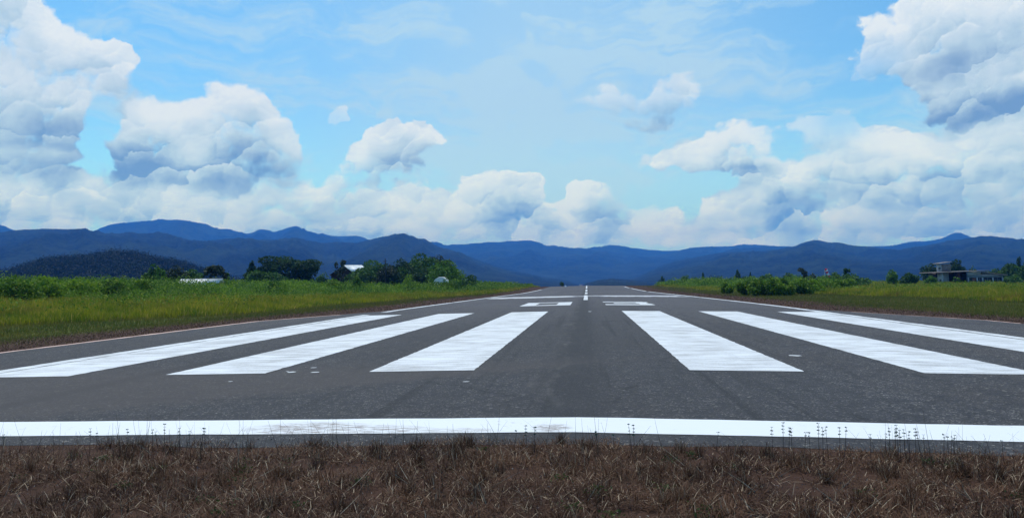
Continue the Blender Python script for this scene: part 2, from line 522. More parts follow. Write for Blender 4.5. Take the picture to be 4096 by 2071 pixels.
brown = g.mix(g.noise(p, 9.0, 6, 0.7), L(54, 36, 30), L(92, 68, 56))
green = g.mix(g.noise(p, 2.2, 6, 0.7), L(44, 62, 22), L(104, 106, 40))
c = g.mix(f1, brown, green)
c = g.mix(g.ramp(g.noise(p, 60, 3, 0.6), 0.5, 0.75, 0, 0.55), c, L(58, 38, 32))
g.put(b.inputs['Base Color'], c)
bump(g, b, g.noise(p, 14, 8, 0.75), 0.8, 0.06)
tag(mesh('ground', np.stack([gx, gy, gzv], -1), grid_faces(len(YN), len(XN)), mt_ground), kind='structure')

# ---------------------------------------------------------------- runway
PZ_OFF = 0.004
Y_END = 8.60                                     # the pavement's near end


def edge_white(Y):                               # centre of the painted side line
    return np.interp(Y, [0, 17, 40, 56, 80, 105, 160, 230, 400], [13.9, 13.9, 13.95, 13.9, 13.2, 12.6, 12.2, 11.9, 11.9])


def pave_half(Y, side):
    a, b_ = (41, 53) if side < 0 else (37, 50)
    full = np.interp(Y, [0, a, b_, 1000], [18.7, 18.7, 14.4, 14.4])
    return np.where(Y < a, 18.7, np.maximum(np.minimum(full, 18.7), 0)) if False else np.where(Y > b_, edge_white(Y) + 0.42, full)


rows = np.concatenate([np.arange(8.0, 60, 0.5), np.arange(60, 330, 2.0)])
rows = np.unique(np.concatenate([rows, YN[(YN > 8) & (YN < 332)]]))
nc = 60
V = []
for i, Y in enumerate(rows):
    xl, xr = -pave_half(Y, -1), pave_half(Y, 1)
    jl = (vnoise(Y * 1.3, 3.1, 5, 3) - .5) * (.25 if Y < 50 else .45)
    jr = (vnoise(Y * 1.3, 9.1, 6, 3) - .5) * (.25 if Y < 50 else .45)
    half = nc // 2
    xs = np.concatenate([np.linspace(xl + jl, 0, half, endpoint=False), np.linspace(0, xr + jr, half + 1)])
    ys = np.full(len(xs), Y)
    if i == 0: ys = Y_END - 0.12 + (vnoise(xs * 0.9, 1.0, 3, 4) - .5) * .5 - 0 * xs
    if i in (1,): ys = np.full(len(xs), 8.95)
    V.append(np.stack([xs, ys, zlong(ys) - 0.014 * np.abs(xs) + PZ_OFF], -1))
V = np.concatenate([V[0][None], V[1][None]] + [v[None] for v, Y in list(zip(V, rows))[2:] if Y > 9.0]) if True else V
nr = V.shape[0]
def wlan(g, p, y):
    return g.math('ADD', y, g.math('MULTIPLY', g.math('SUBTRACT', g.noise(p, 0.3, 2, 0.5), 0.5), 1.5))


mt_asph, g, b = material('asphalt', 0.88, 0.3)
p = g.pos()
pm = g.vm('MULTIPLY', p, (1, 1, 0))
agg = g.voro(pm, 55.0, 0, out='Color')
ag = g.sep(agg)
an = g.noise(p, 38.0, 5, 0.75)
big = g.noise(g.vm('MULTIPLY', p, (1, 0.45, 1)), 0.28, 5, 0.62)
mid = g.noise(p, 2.6, 5, 0.65)
c = g.mix(g.ramp(an, 0.32, 0.68), L(32, 32, 35), L(82, 80, 84))
c = g.mix(g.ramp(ag[0], 0.90, 0.98, 0, 0.8), c, L(176, 170, 164))              # pale stones
c = g.mix(g.ramp(ag[1], 0.72, 0.95, 0, 0.75), c, L(36, 35, 39))                 # pits
c = g.mix(g.ramp(big, 0.38, 0.66, 0, 0.42), c, L(60, 53, 50))                   # brown weathering
c = g.mix(g.ramp(mid, 0.48, 0.66, 0, 0.7), c, L(38, 38, 44))                   # dark blotches
ppx, ppy, ppz = g.sep(p)[0:3]
# coarse pale stones and fine cracks
ag2 = g.sep(g.voro(pm, 24.0, 0, out='Color'))
c = g.mix(g.ramp(ag2[0], 0.972, 0.99, 0, 0.5), c, L(168, 162, 156))
c = g.mix(g.ramp(ag2[2], 0.90, 0.97, 0, 0.7), c, L(24, 24, 27))
cw = g.vm('ADD', pm, g.vm('SCALE', g.vm('SUBTRACT', g.noise(p, 1.1, 6, 0.7, out='Color'), (.5, .5, .5)), 1.1))
for sc_, wd_, m0_, am_ in ((0.16, .009, .47, .85), (0.42, .012, .55, .7)):
    ce = g.voro(cw, sc_, 0, feature='DISTANCE_TO_EDGE')
    c = g.mix(g.math('MULTIPLY', g.ramp(ce, wd_ * .35, wd_, am_, 0), g.ramp(g.noise(p, .3, 3, .6), m0_, m0_ + .08)), c, L(20, 20, 23))
# paving lanes and patches of different age
lane = g.noise(g.comb(g.math('FLOOR', g.math('MULTIPLY', g.math('ADD', ppx, 31.2), 0.196)), g.math('FLOOR', g.math('MULTIPLY', wlan(g, p, ppy), 0.03)), 0.0), 3.7, 0, 0.5)
c = g.mix(g.ramp(lane, 0.35, 0.65, 0.0, 0.5), c, L(44, 44, 49))
rub = g.noise(g.vm('MULTIPLY', p, (2.2, 0.05, 1)), 1.0, 4, 0.6)
c = g.mix(g.math('MULTIPLY', g.ramp(rub, 0.52, 0.68), g.ramp(g.math('ABSOLUTE', ppx), 8.0, 2.0, 0, 0.65)), c, L(30, 30, 34))
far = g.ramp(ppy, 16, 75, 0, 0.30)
c = g.mix(far, c, L(100, 96, 102))                                              # paler further up the strip
wl = g.math('ADD', ppx, g.math('MULTIPLY', g.math('SUBTRACT', g.noise(p, 0.5, 3, 0.5), 0.5), 0.8))


def line_at(x0, hw, soft_=0.05):
    return g.ramp(g.math('ABSOLUTE', g.math('SUBTRACT', wl, x0)), hw, hw + soft_, 1, 0)


jn = g.noise(g.vm('MULTIPLY', p, (1, .3, 1)), 1.4, 5, 0.7)
for x0, hw, f_, col_ in ((-0.42, 0.03, .22, L(130, 126, 122)), (-0.35, 0.4, .12, L(112, 106, 102)), (-5.1, .03, .5, L(35, 34, 38)), (5.3, .03, .5, L(35, 34, 38)), (9.8, .03, .4, L(35, 34, 38))):
    c = g.mix(g.math('MULTIPLY', g.math('MULTIPLY', line_at(x0, hw, 0.08), f_), g.ramp(jn, 0.40, 0.62)), c, col_)
# transverse cracks and patch joints
wy = g.math('ADD', ppy, g.math('MULTIPLY', g.math('SUBTRACT', g.noise(p, 0.35, 5, 0.65), 0.5), 2.2))
for y0, hw in ((12.1, .03), (34.0, .10), (47.5, .12), (50.3, .1), (68, .25), (111, .6), (158, 1.2), (188, 1.4)):
    ln = g.ramp(g.math('ABSOLUTE', g.math('SUBTRACT', wy, y0)), hw, hw * 2.2, 1, 0)
    c = g.mix(g.math('MULTIPLY', g.math('MULTIPLY', ln, .85), g.ramp(g.noise(p, 0.22, 3, .6), 0.42, 0.6)), c, L(42, 41, 46))
# a long dark sealed seam running off to the left in front of the stripes
sm = g.math('ADD', g.math('ABSOLUTE', g.math('ADD', ppx, 9.42)), g.math('MULTIPLY', g.math('SUBTRACT', mid, .5), .5))
sm = g.ramp(sm, 0.05, 0.38, 0.6, 0)
c = g.mix(g.math('MULTIPLY', sm, g.ramp(ppy, 15, 24, 1, 0.2)), c, L(32, 32, 37))
cl = g.math('ADD', g.math('ABSOLUTE', g.math('ADD', ppx, 0.12)), g.math('MULTIPLY', g.math('SUBTRACT', mid, .5), 1.6))
c = g.mix(g.ramp(cl, 0.1, 0.8, 0.65, 0), c, L(36, 36, 41))
bz = g.math('ADD', g.math('SUBTRACT', ppx, g.math('MULTIPLY', g.math('SUBTRACT', ppy, 13.0), 1.33)), g.math('MULTIPLY', g.math('SUBTRACT', mid, .5), 3.0))
c = g.mix(g.math('MULTIPLY', g.ramp(bz, -5.6, -3.6, 0.55, 0), g.ramp(ppy, 15, 19, 1, 0)), c, L(72, 66, 65))
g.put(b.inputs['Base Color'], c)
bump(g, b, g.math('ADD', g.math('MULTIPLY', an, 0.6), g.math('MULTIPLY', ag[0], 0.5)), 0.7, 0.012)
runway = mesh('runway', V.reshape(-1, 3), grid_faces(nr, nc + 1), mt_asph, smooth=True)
tag(runway, kind='structure')


def paint_mat(name, wear, col=(0.70, 0.715, 0.74), dirt=L(120, 104, 96), spots=()):
    mt, g, b = material(name, 0.7, 0.3)
    p = g.pos()
    q = g.vm('MULTIPLY', p, (0.35, 3.2, 1))
    s1_ = g.noise(q, 2.0, 7, 0.72)
    s2_ = g.noise(p, 26, 4, 0.7)
    s3_ = g.noise(p, 0.7, 3, 0.6)
    w_ = g.math('ADD', g.math('MULTIPLY', s1_, 0.7), g.math('ADD', g.math('MULTIPLY', s2_, 0.25), g.math('MULTIPLY', s3_, 0.25)))
    f = g.ramp(w_, 0.72 - wear, 0.92 - wear * 0.7, 0, 0.8)
    ppx, ppy, ppz = g.sep(p)[0:3]
    for (x0, y0, rx, ry, am) in spots:
        qx = g.math('MULTIPLY', g.math('SUBTRACT', ppx, x0), 1 / rx); qy = g.math('MULTIPLY', g.math('SUBTRACT', ppy, y0), 1 / ry)
        d = g.math('ADD', g.math('MULTIPLY', qx, qx), g.math('MULTIPLY', qy, qy))
        d = g.math('MULTIPLY', g.ramp(d, 0.2, 1.0, am, 0), g.ramp(g.noise(g.vm('MULTIPLY', p, (.8, 3.5, 1)), 6.0, 6, 0.75), 0.43, 0.58))
        f = g.math('MAXIMUM', f, d)
    for (x0, y0, rr_, ww_) in ((2.3, 18.9, 1.35, .07), (2.0, 17.6, 1.7, .05), (7.0, 26.0, 1.9, .06)):   # turning tyre marks
        dd_ = g.vm('LENGTH', g.vm('MULTIPLY', g.vm('SUBTRACT', p, (x0, y0, 0)), (1, .55, 0)))
        f = g.math('MAXIMUM', f, g.math('MULTIPLY', g.ramp(g.math('ABSOLUTE', g.math('SUBTRACT', dd_, rr_)), ww_, ww_ * 2.2, .42, 0), g.ramp(s2_, .4, .6)))
    f = g.math('MAXIMUM', f, g.math('MULTIPLY', g.ramp(g.noise(p, 9, 5, .75), .56, .66, 0, .5), g.ramp(s3_, .5, .65)))
    g.put(b.inputs['Base Color'], g.mix(f, col, dirt))
    bump(g, b, g.noise(p, 45, 4, 0.7), 0.35, 0.006)
    return mt


mt_paint = paint_mat('white_runway_paint', 0.22, dirt=L(128, 124, 122))
mt_paint_line = paint_mat('white_runway_paint_dirty', 0.0, spots=((-3.45, 9.45, 1.0, 0.5, .9), (-2.7, 9.35, 1.0, 0.35, .85), (-1.6, 9.25, .8, 0.2, .5), (-0.30, 9.38, 0.30, .30, .95)))
mt_faded = paint_mat('faded_runway_paint', 0.0, col=L(180, 180, 184), dirt=L(112, 110, 114))
mt_pink = paint_mat('pinkish_edge_strip', 0.12, col=L(196, 164, 152), dirt=L(150, 120, 108))


def strip(name, xa, xb, y0, y1, mt, lift=0.006, jit=0.009, dy=0.2, cut=None, parent=runway, jy=0.0):
    """painted marking between two x-edges (numbers or functions of Y)"""
    ys = np.unique(np.round(np.concatenate([np.arange(y0, y1, dy), YN[(YN > y0) & (YN < y1)], [y1]]), 4))
    fa = xa if callable(xa) else (lambda Y: xa)
    fb = xb if callable(xb) else (lambda Y: xb)
    probe = (float(np.mean(fa(ys))) < 0 < float(np.mean(fb(ys))))
    long_x = abs(float(np.mean(fb(ys))) - float(np.mean(fa(ys)))) > 6
    V = []
    nx = 2 if not probe else 3
    if long_x: nx = 141
    for i, Y in enumerate(ys):
        a_ = float(fa(Y)) + R.normal(0, jit); b_ = float(fb(Y)) + R.normal(0, jit)
        if long_x:
            xs = np.concatenate([np.linspace(a_, 0, 70, endpoint=False), np.linspace(0, b_, 71)])
        else:
            xs = np.array([a_, b_]) if nx == 2 else np.array([a_, 0, b_])
        yy = np.full(len(xs), Y)
        if i in (0, len(ys) - 1) and jy: yy = yy + (vnoise(xs * 1.7, i * 3.3, 9, 4) - .5) * jy
        V.append(np.stack([xs, yy, zlong(yy) - 0.014 * np.abs(xs) + PZ_OFF + lift], -1))
    V = np.array(V)
    return mesh(name, V.reshape(-1, 3), grid_faces(len(ys), nx), mt, parent)


Y1 = 15.6
for k in range(3):
    for s in (-1, 1):
        a_ = 2.22 + k * 4.5515
        x0, x1 = sorted((s * a_, s * (a_ + 2.255)))
        strip('threshold_stripe', x0, x1, Y1, Y1 + 30, mt_paint, jy=0.03)
strip('threshold_line', -18.3, 18.3, 9.10, 10.09, mt_paint_line, dy=0.5, jy=0.07)
# side lines; they break here and there
for s, segs in ((-1, ((16.2, 33), (33.2, 46.8), (50.5, 74), (74.5, 118), (119, 200))), (1, ((16.2, 34), (34.2, 62), (62.3, 88), (88.4, 150), (156, 205), (212, 236)))):
    for (y0, y1) in segs:
        w0 = R.normal(0, .03)
        o_ = strip('edge_line', (lambda Y: s * edge_white(Y) - .24 + w0), (lambda Y: s * edge_white(Y) + .24 + w0), y0, y1, mt_paint, dy=0.5 if y0 < 60 else 2.0, jit=0.02)
strip('pavement_border', (lambda Y: -pave_half(Y, -1) - 0.02), (lambda Y: -pave_half(Y, -1) + .27), 12, 48.0, mt_pink, dy=0.5, jit=0.03, lift=0.007)
strip('pavement_border', (lambda Y: pave_half(Y, 1) - .12), (lambda Y: pave_half(Y, 1) + .02), 20, 46.0, mt_pink, dy=0.5, jit=0.04, lift=0.007)
for (y0, y1) in ((72, 99), (112, 134), (150, 180), (197, 252)):
    strip('centre_dash', -.21, .21, y0, y1, mt_paint, dy=2.0, jit=0.004)
# faded paint of an older marking right across the strip
strip('faded_marking', -11.6, -2.0, 88, 97, mt_faded, dy=1.0, jy=3.0, jit=.5, lift=0.005)
strip('faded_marking', 2.2, 11.9, 90, 98, mt_faded, dy=1.0, jy=3.0, jit=.5, lift=0.005)


def digit(rects, name='runway_number', curve=None):
    ps, o = [], 0
    for (xa, xb, ya, yb) in rects:
        ys = np.unique(np.concatenate([[ya, yb], YN[(YN > ya) & (YN < yb)]]))
        V = []
        for Y in ys:
            for x in (xa, xb): V.append((x, Y, zlong(Y) - 0.014 * abs(x) + PZ_OFF + 0.006))
        ps.append((np.array(V), grid_faces(len(ys), 2)))
    v, f = merge(ps)
    return mesh(name, v, f, mt_paint, runway)


dz = -5.0
digit([(dz, dz + 1.12, 56.8, 65.6), (dz + 2.75, dz + 3.87, 56.8, 65.6), (dz + 1.12, dz + 2.75, 56.8, 58.6), (dz + 1.12, dz + 2.75, 63.9, 65.6)])
digit([(1.55, 5.0, 56.6, 58.8), (5.0, 5.25, 56.9, 58.4), (4.25, 5.25, 58.8, 60.6), (2.3, 4.95, 60.6, 62.2), (4.2, 5.2, 62.2, 64.2), (1.5, 4.95, 64.2, 66.0), (4.95, 5.2, 64.2, 65.3)])
# splashes of paint on the asphalt
sp = []
for (x, y, rx, ry) in ((-6.24, 15.75, .09, .10), (-5.68, 15.65, .10, .07), (-6.05, 16.55, .07, .05), (-6.4, 15.9, .03, .04), (5.18, 18.87, .16, .14), (0.30, 44.3, .10, .25), (-6.9, 14.3, .05, .03), (-2.1, 13.8, .07, .04), (7.6, 23.5, .05, .05)):
    n = 12; c0 = [(x, y)] + [(x + rx * (1 + R.normal(0, .18)) * math.cos(t), y + ry * (1 + R.normal(0, .18)) * math.sin(t)) for t in np.linspace(0, 2 * math.pi, n, endpoint=False)]
    sp.append((np.array([(a_, b_, zlong(b_) - .014 * abs(a_) + .011) for a_, b_ in c0]), np.array([(0, 1 + i, 1 + (i + 1) % n) for i in range(n)])))
v, f = merge(sp)
mesh('paint_splashes', v, f, mt_paint, runway)
#RUNWAYEND

# ---------------------------------------------------------------- hills
def hillmat(name, c1, c2, scale, bdist):
    mt, g, b = material(name, 0.95, 0.05)
    p = g.pos()
    n = g.noise(p, scale, 6, 0.7)
    n2 = g.noise(p, scale * 0.08, 4, 0.6)
    c = g.mix(g.ramp(n, 0.35, 0.68), c1, c2)
    c = g.mix(g.ramp(n2, 0.40, 0.66, 0, 0.6), c, tuple(x * 1.5 for x in c2))  # forest patches; their light-dark colour contrast stands in for ridge shading
    c = g.mix(g.ramp(g.noise(p, scale * 0.03, 5, 0.65), 0.50, 0.62, 0, 0.7), c, c1)
    g.put(b.inputs['Base Color'], c)
    bump(g, b, n, 1.0, bdist)
    return mt


def hills(name, pts, D, mat, seed, front=0.55, back=0.12, rel=0.50, fuzz=0.8, base=-14, nr=70, freq=9.0, step=0.0011):
    """a range whose crest, D metres off, follows the photographed skyline, with spurs and gullies on its near slopes"""
    A = np.array([azel(*p) for p in pts])
    azs = np.arange(A[0, 0], A[-1, 0], step)
    # rounded interpolation of the traced crest
    e = np.interp(azs, A[:, 0], A[:, 1])
    k = 9; e = np.convolve(np.pad(e, k // 2, mode='edge'), np.ones(k) / k, mode='valid')
    H = CAM[2] + D * np.tan(e)
    H = H + (vnoise(azs * 900, 1.0, seed, 3, 0.7) - .5) * D * 0.00045 * fuzz * 4
    ts = np.concatenate([np.linspace(0, 1, nr - 10) ** 0.8, 1 + np.linspace(0.1, 1, 10)])
    t = ts[:, None]; a = azs[None, :]
    r = D * np.where(t <= 1, (1 - front) + front * t, 1 + back * (t - 1))
    s = np.where(t <= 1, np.sin(np.clip(t, 0, 1) * math.pi / 2) ** 1.05 * 0.93 + 0.07 * t, 1 - 0.5 * (t - 1))
    X = r * np.sin(a); Yv = r * np.cos(a)
    rid = 1 - np.abs(2 * vnoise(a * freq + vnoise(X / D * 6, Yv / D * 6, seed + 5, 2) * .9, t * 1.6 + 3, seed, 5, 0.52) - 1)
    rid2 = 1 - np.abs(2 * vnoise(a * freq * 3.1, t * 4 + 3, seed + 2, 4, 0.55) - 1)
    fade = np.clip((1 - t) * 2.2, 0, 1) ** 0.8
    Z = base + (H[None, :] - base) * s * (1 - rel * fade * (0.75 * (1 - rid) + 0.35 * (1 - rid2)) * 1.5)
    Z += (vnoise(X / (D * .0045), Yv / (D * .0045), seed + 9, 3, .7) - .5) * D * 0.0011 * np.clip(t, 0, 1) * (t < 0.995)
    edge = np.clip(np.minimum(azs - azs[0], azs[-1] - azs) / 0.006, 0, 1)
    Z = base + (Z - base) * edge[None, :] ** 0.5
    Z = np.maximum(Z, base)
    return tag(mesh(name, np.stack([X, Yv, Z], -1), grid_faces(len(ts), len(azs)), mat, smooth=True), kind='structure')


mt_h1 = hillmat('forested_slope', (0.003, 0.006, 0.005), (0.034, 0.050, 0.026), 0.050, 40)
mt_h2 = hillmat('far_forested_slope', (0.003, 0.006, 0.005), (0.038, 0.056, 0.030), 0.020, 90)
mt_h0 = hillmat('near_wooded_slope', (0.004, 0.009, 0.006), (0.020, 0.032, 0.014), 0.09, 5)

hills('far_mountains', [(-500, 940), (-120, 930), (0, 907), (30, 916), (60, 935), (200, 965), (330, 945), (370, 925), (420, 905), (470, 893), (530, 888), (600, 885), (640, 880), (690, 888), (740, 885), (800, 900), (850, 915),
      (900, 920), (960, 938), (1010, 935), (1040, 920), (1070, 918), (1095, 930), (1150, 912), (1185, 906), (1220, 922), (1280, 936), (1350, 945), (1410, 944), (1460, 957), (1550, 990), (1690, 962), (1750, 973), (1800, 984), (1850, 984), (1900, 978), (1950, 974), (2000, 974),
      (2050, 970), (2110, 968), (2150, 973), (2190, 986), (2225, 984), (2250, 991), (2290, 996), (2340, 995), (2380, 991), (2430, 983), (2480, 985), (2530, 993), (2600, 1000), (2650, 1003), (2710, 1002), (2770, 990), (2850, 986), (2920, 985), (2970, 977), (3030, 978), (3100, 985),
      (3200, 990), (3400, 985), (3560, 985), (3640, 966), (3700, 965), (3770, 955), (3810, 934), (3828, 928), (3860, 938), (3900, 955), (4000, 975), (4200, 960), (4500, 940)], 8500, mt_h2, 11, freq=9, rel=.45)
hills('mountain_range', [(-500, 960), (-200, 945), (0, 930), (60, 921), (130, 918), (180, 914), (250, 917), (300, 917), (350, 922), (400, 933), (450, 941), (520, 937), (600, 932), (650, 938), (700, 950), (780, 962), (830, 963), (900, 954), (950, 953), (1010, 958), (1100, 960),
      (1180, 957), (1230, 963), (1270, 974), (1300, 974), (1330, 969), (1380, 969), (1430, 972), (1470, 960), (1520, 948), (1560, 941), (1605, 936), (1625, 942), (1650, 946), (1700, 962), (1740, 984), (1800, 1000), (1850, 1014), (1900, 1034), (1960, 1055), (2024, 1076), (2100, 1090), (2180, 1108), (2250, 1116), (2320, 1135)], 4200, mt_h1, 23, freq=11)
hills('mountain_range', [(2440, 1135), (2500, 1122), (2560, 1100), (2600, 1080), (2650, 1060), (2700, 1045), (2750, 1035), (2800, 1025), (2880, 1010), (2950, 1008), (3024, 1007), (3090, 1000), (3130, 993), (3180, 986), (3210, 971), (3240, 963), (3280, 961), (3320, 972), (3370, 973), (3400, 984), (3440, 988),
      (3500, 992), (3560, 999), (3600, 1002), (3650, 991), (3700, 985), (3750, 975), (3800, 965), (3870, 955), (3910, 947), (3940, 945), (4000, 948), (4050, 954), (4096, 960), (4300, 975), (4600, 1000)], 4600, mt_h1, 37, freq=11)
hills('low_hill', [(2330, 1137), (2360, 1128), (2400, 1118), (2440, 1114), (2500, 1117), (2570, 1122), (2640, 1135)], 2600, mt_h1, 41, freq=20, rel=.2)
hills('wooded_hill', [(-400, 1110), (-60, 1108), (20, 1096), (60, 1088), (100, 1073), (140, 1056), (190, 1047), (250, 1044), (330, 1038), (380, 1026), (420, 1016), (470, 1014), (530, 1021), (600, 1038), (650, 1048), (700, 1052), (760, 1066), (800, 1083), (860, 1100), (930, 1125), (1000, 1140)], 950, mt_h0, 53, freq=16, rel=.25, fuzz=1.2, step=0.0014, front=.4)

# ---------------------------------------------------------------- foliage
mt_leaf_dark = leafmat('dark_leaves', (0.013, 0.034, 0.010), (0.050, 0.100, 0.026), (0.10, 0.16, 0.07))
mt_leaf_mid = leafmat('green_leaves', (0.024, 0.066, 0.012), (0.090, 0.180, 0.028), (0.19, 0.28, 0.09))
mt_leaf_bright = leafmat('bright_leaves', (0.045, 0.115, 0.012), (0.14, 0.26, 0.026), (0.25, 0.36, 0.10))
mt_leaf_grey = leafmat('greyish_leaves', (0.022, 0.036, 0.018), (0.065, 0.085, 0.040), (0.20, 0.22, 0.15))
mt_bark = plain('bark', (0.10, 0.08, 0.06), nscale=2.0)
mt_scrub = leafmat('scrub_leaves', (0.035, 0.095, 0.008), (0.18, 0.30, 0.022), (0.32, 0.38, 0.08), scale=0.16, transl=.4)
mt_tall = leafmat('tall_grass_blades', (0.085, 0.155, 0.012), (0.38, 0.34, 0.024), (0.48, 0.33, 0.09), transl=0.5, scale=0.22, var=0.5)
_g = NG(mt_tall.node_tree); _b = _g.n['Principled BSDF']
_c = _b.inputs['Base Color'].links[0].from_socket
_pt = _g.noise(_g.pos(), 0.17, 4, 0.65)
_c2 = _g.mix(_g.ramp(_pt, 0.52, 0.66, 0, 0.75), _c, (0.19, 0.105, 0.028))
_c2 = _g.mix(_g.ramp(_g.noise(_g.pos(), 0.45, 3, 0.6), 0.56, 0.70, 0, 0.7), _c2, (0.045, 0.075, 0.016))
_g.l.new(_c2, _b.inputs['Base Color'])
for _n in _g.n:
    if _n.type == 'BSDF_TRANSLUCENT': _g.l.new(_c2, _n.inputs['Color'])
mt_short = leafmat('short_grass_blades', (0.070, 0.100, 0.018), (0.17, 0.15, 0.030), (0.22, 0.15, 0.07), transl=0.4, scale=0.2)
mt_brown = leafmat('cut_dry_grass', (0.036, 0.020, 0.014), (0.105, 0.062, 0.038), (0.17, 0.12, 0.08), transl=0.2, scale=0.4)


def leaves(P, size, asp=0.5, flat=0.0):
    """rhombic leaf clumps at points P"""
    n = len(P)
    d = R.normal(size=(n, 3)); d[:, 2] *= (1 - flat); d /= np.linalg.norm(d, axis=1)[:, None]
    q = R.normal(size=(n, 3)); q -= (q * d).sum(1)[:, None] * d; q /= np.linalg.norm(q, axis=1)[:, None]
    s = (np.broadcast_to(size, (n,)) * R.uniform(0.6, 1.35, n))[:, None]
    V = np.stack([P - d * s, P + q * s * asp, P + d * s, P - q * s * asp], 1).reshape(-1, 3)
    Fq = np.arange(4 * n).reshape(n, 4)
    return V, Fq, np.repeat(R.uniform(0, 1, n), 4)


def lobes_cloud(lobes, n):
    """points spread over the shells of ellipsoid lobes (cx,cy,cz,rx,ry,rz), uneven"""
    lobes = np.array(lobes, float)
    wgt = lobes[:, 3] * lobes[:, 5]; wgt = wgt / wgt.sum()
    idx = R.choice(len(lobes), n, p=wgt)
    d = R.normal(size=(n, 3)); d /= np.linalg.norm(d, axis=1)[:, None]
    rad = R.uniform(0.55, 1.06, n) ** 0.6
    lump = 0.80 + 0.40 * vnoise(d[:, 0] * 3.0 + idx * 3.7, d[:, 2] * 3.0 + d[:, 1] * 2, 3, 3)
    return lobes[idx, :3] + d * lobes[idx, 3:] * (rad * lump)[:, None]


def tree(name, label, cat, px, pyt, Y, hw, shape, mat, n=2600, leaf=0.24, group=None, bare=0.25, gz_off=0.0):
    """a tree whose crown top stands on the sight line px,pyt at distance Y; hw = half width in photo pixels"""
    top = at(px, pyt, Y)
    x0 = top[0]; zb = float(ground_z(x0, Y)) - 0.05
    H = max(top[2] - zb, 1.2); W = hw / F * float((top - CAM) @ FWD) * float((top - CAM) @ FWD) / np.linalg.norm(top - CAM)
    rt = empty(name, (x0, Y, zb), label, cat, group)
    lob = []
    if shape == 'round':
        for k in range(11):
            a = R.uniform(0, 6.28); rr = R.uniform(0.15, 0.62) * W
            zc = R.uniform(0.38, 0.80) * H * (1 - 0.25 * (rr / W))
            lob.append((rr * math.cos(a), rr * math.sin(a), zc, W * R.uniform(.30, .46), W * R.uniform(.3, .46), H * R.uniform(.15, .24)))
        lob.append((0, 0, H * .78, W * .42, W * .42, H * .21))
        lob.append((0, 0, H * .42, W * .80, W * .7, H * .34)); lob.append((0, 0, H * .22, W * .7, W * .6, H * .22))
    elif shape == 'flat':
        for k in range(16):
            a = R.uniform(0, 6.28); rr = math.sqrt(R.uniform(0, 1)) * .74 * W
            zc = H * (R.uniform(0.52, 0.90) - 0.18 * (rr / W) ** 2)
            lob.append((rr * math.cos(a), rr * math.sin(a), zc, W * R.uniform(.24, .36), W * R.uniform(.24, .36), H * R.uniform(.07, .12)))
        lob.append((0, 0, H * .45, W * .72, W * .6, H * .28)); lob.append((0, 0, H * .22, W * .6, W * .5, H * .2))
    elif shape == 'cone':
        for k in range(9):
            t = k / 8
            lob.append((R.normal(0, .06) * W, R.normal(0, .06) * W, H * (0.22 + 0.70 * t), W * (1.0 - 0.86 * t), W * (1.0 - 0.86 * t), H * 0.10))
    elif shape == 'bush':
        for k in range(9):
            a = R.uniform(0, 6.28); rr = R.uniform(0.2, 0.68) * W
            lob.append((rr * math.cos(a), rr * math.sin(a), H * R.uniform(.25, .62), W * R.uniform(.28, .42), W * R.uniform(.28, .42), H * R.uniform(.2, .34)))
        lob.append((R.normal(0, .12) * W, 0, H * .6, W * .4, W * .4, H * .38))
    elif shape == 'wind':
        for k in range(8):
            t = k / 7
            lob.append((W * (0.75 - 1.25 * t), R.normal(0, .2) * W, H * (0.35 + 0.55 * t + R.normal(0, .04)), W * .34, W * .34, H * .10))
        lob.append((W * .2, 0, H * .35, W * .7, W * .6, H * .2))
    elif shape == 'sparse':
        for k in range(7):
            a = R.uniform(0, 6.28); rr = R.uniform(0.1, 0.7) * W
            lob.append((rr * math.cos(a), rr * math.sin(a), H * R.uniform(.35, .92), W * R.uniform(.16, .32), W * R.uniform(.16, .32), H * R.uniform(.06, .13)))
    tips = [l[:3] for l in lob]
    if shape in ('palm', 'papaya'):
        nf = 15 if shape == 'palm' else 12
        zt = H * (.62 if shape == 'palm' else .72)
        ps, tn, o = [], [], 0
        P = []
        for k in range(nf):
            a = 6.283 * k / nf + R.uniform(-.2, .2); up = R.uniform(-.1, 1.1)
            Lf = W * R.uniform(.85, 1.1)
            for j in range(70 if shape == 'palm' else 46):
                t = R.uniform(0.1, 1)
                r_ = Lf * t; z_ = zt + (H - zt) * (up * 1.6 * t - (0.6 + up) * t * t) * 1.3
                P.append((r_ * math.cos(a) + R.normal(0, .10) * W * (1 - t * .4), r_ * math.sin(a) + R.normal(0, .10) * W, z_ + R.normal(0, .06) * H * .4))
        P = np.array(P); tips = []
        trunk_top = zt
    else:
        P = lobes_cloud(lob, int(n * 1.35))
        P = P[P[:, 2] > 0.05]
        trunk_top = H * .6
    zmax = np.percentile(P[:, 2], 99.6); P[:, 2] *= H / zmax
    wx = np.percentile(np.abs(P[:, 0]), 97); P[:, :2] *= W / max(wx, .01)
    V, Fq, tn = leaves(P, leaf * 1.12, 0.6, 0.15)
    mesh('crown', V, Fq, mat, rt, {'tint': tn})
    tr_r = max(0.05, H * 0.022)
    tb = [tube([(0, 0, -0.1), (W * .02, 0, H * .25), (-W * .03, 0, trunk_top)], [tr_r * 1.35, tr_r, tr_r * .55], 8)]
    for tp in tips[:7]:
        tb.append(tube([(0, 0, H * .22), (tp[0] * .5, tp[1] * .5, H * .22 + (tp[2] - H * .22) * .55), (tp[0] * .9, tp[1] * .9, tp[2])], [tr_r * .6, tr_r * .35, tr_r * .12], 5))
    v, f = merge(tb)
    mesh('trunk', v, f, mt_bark, rt)
    return rt


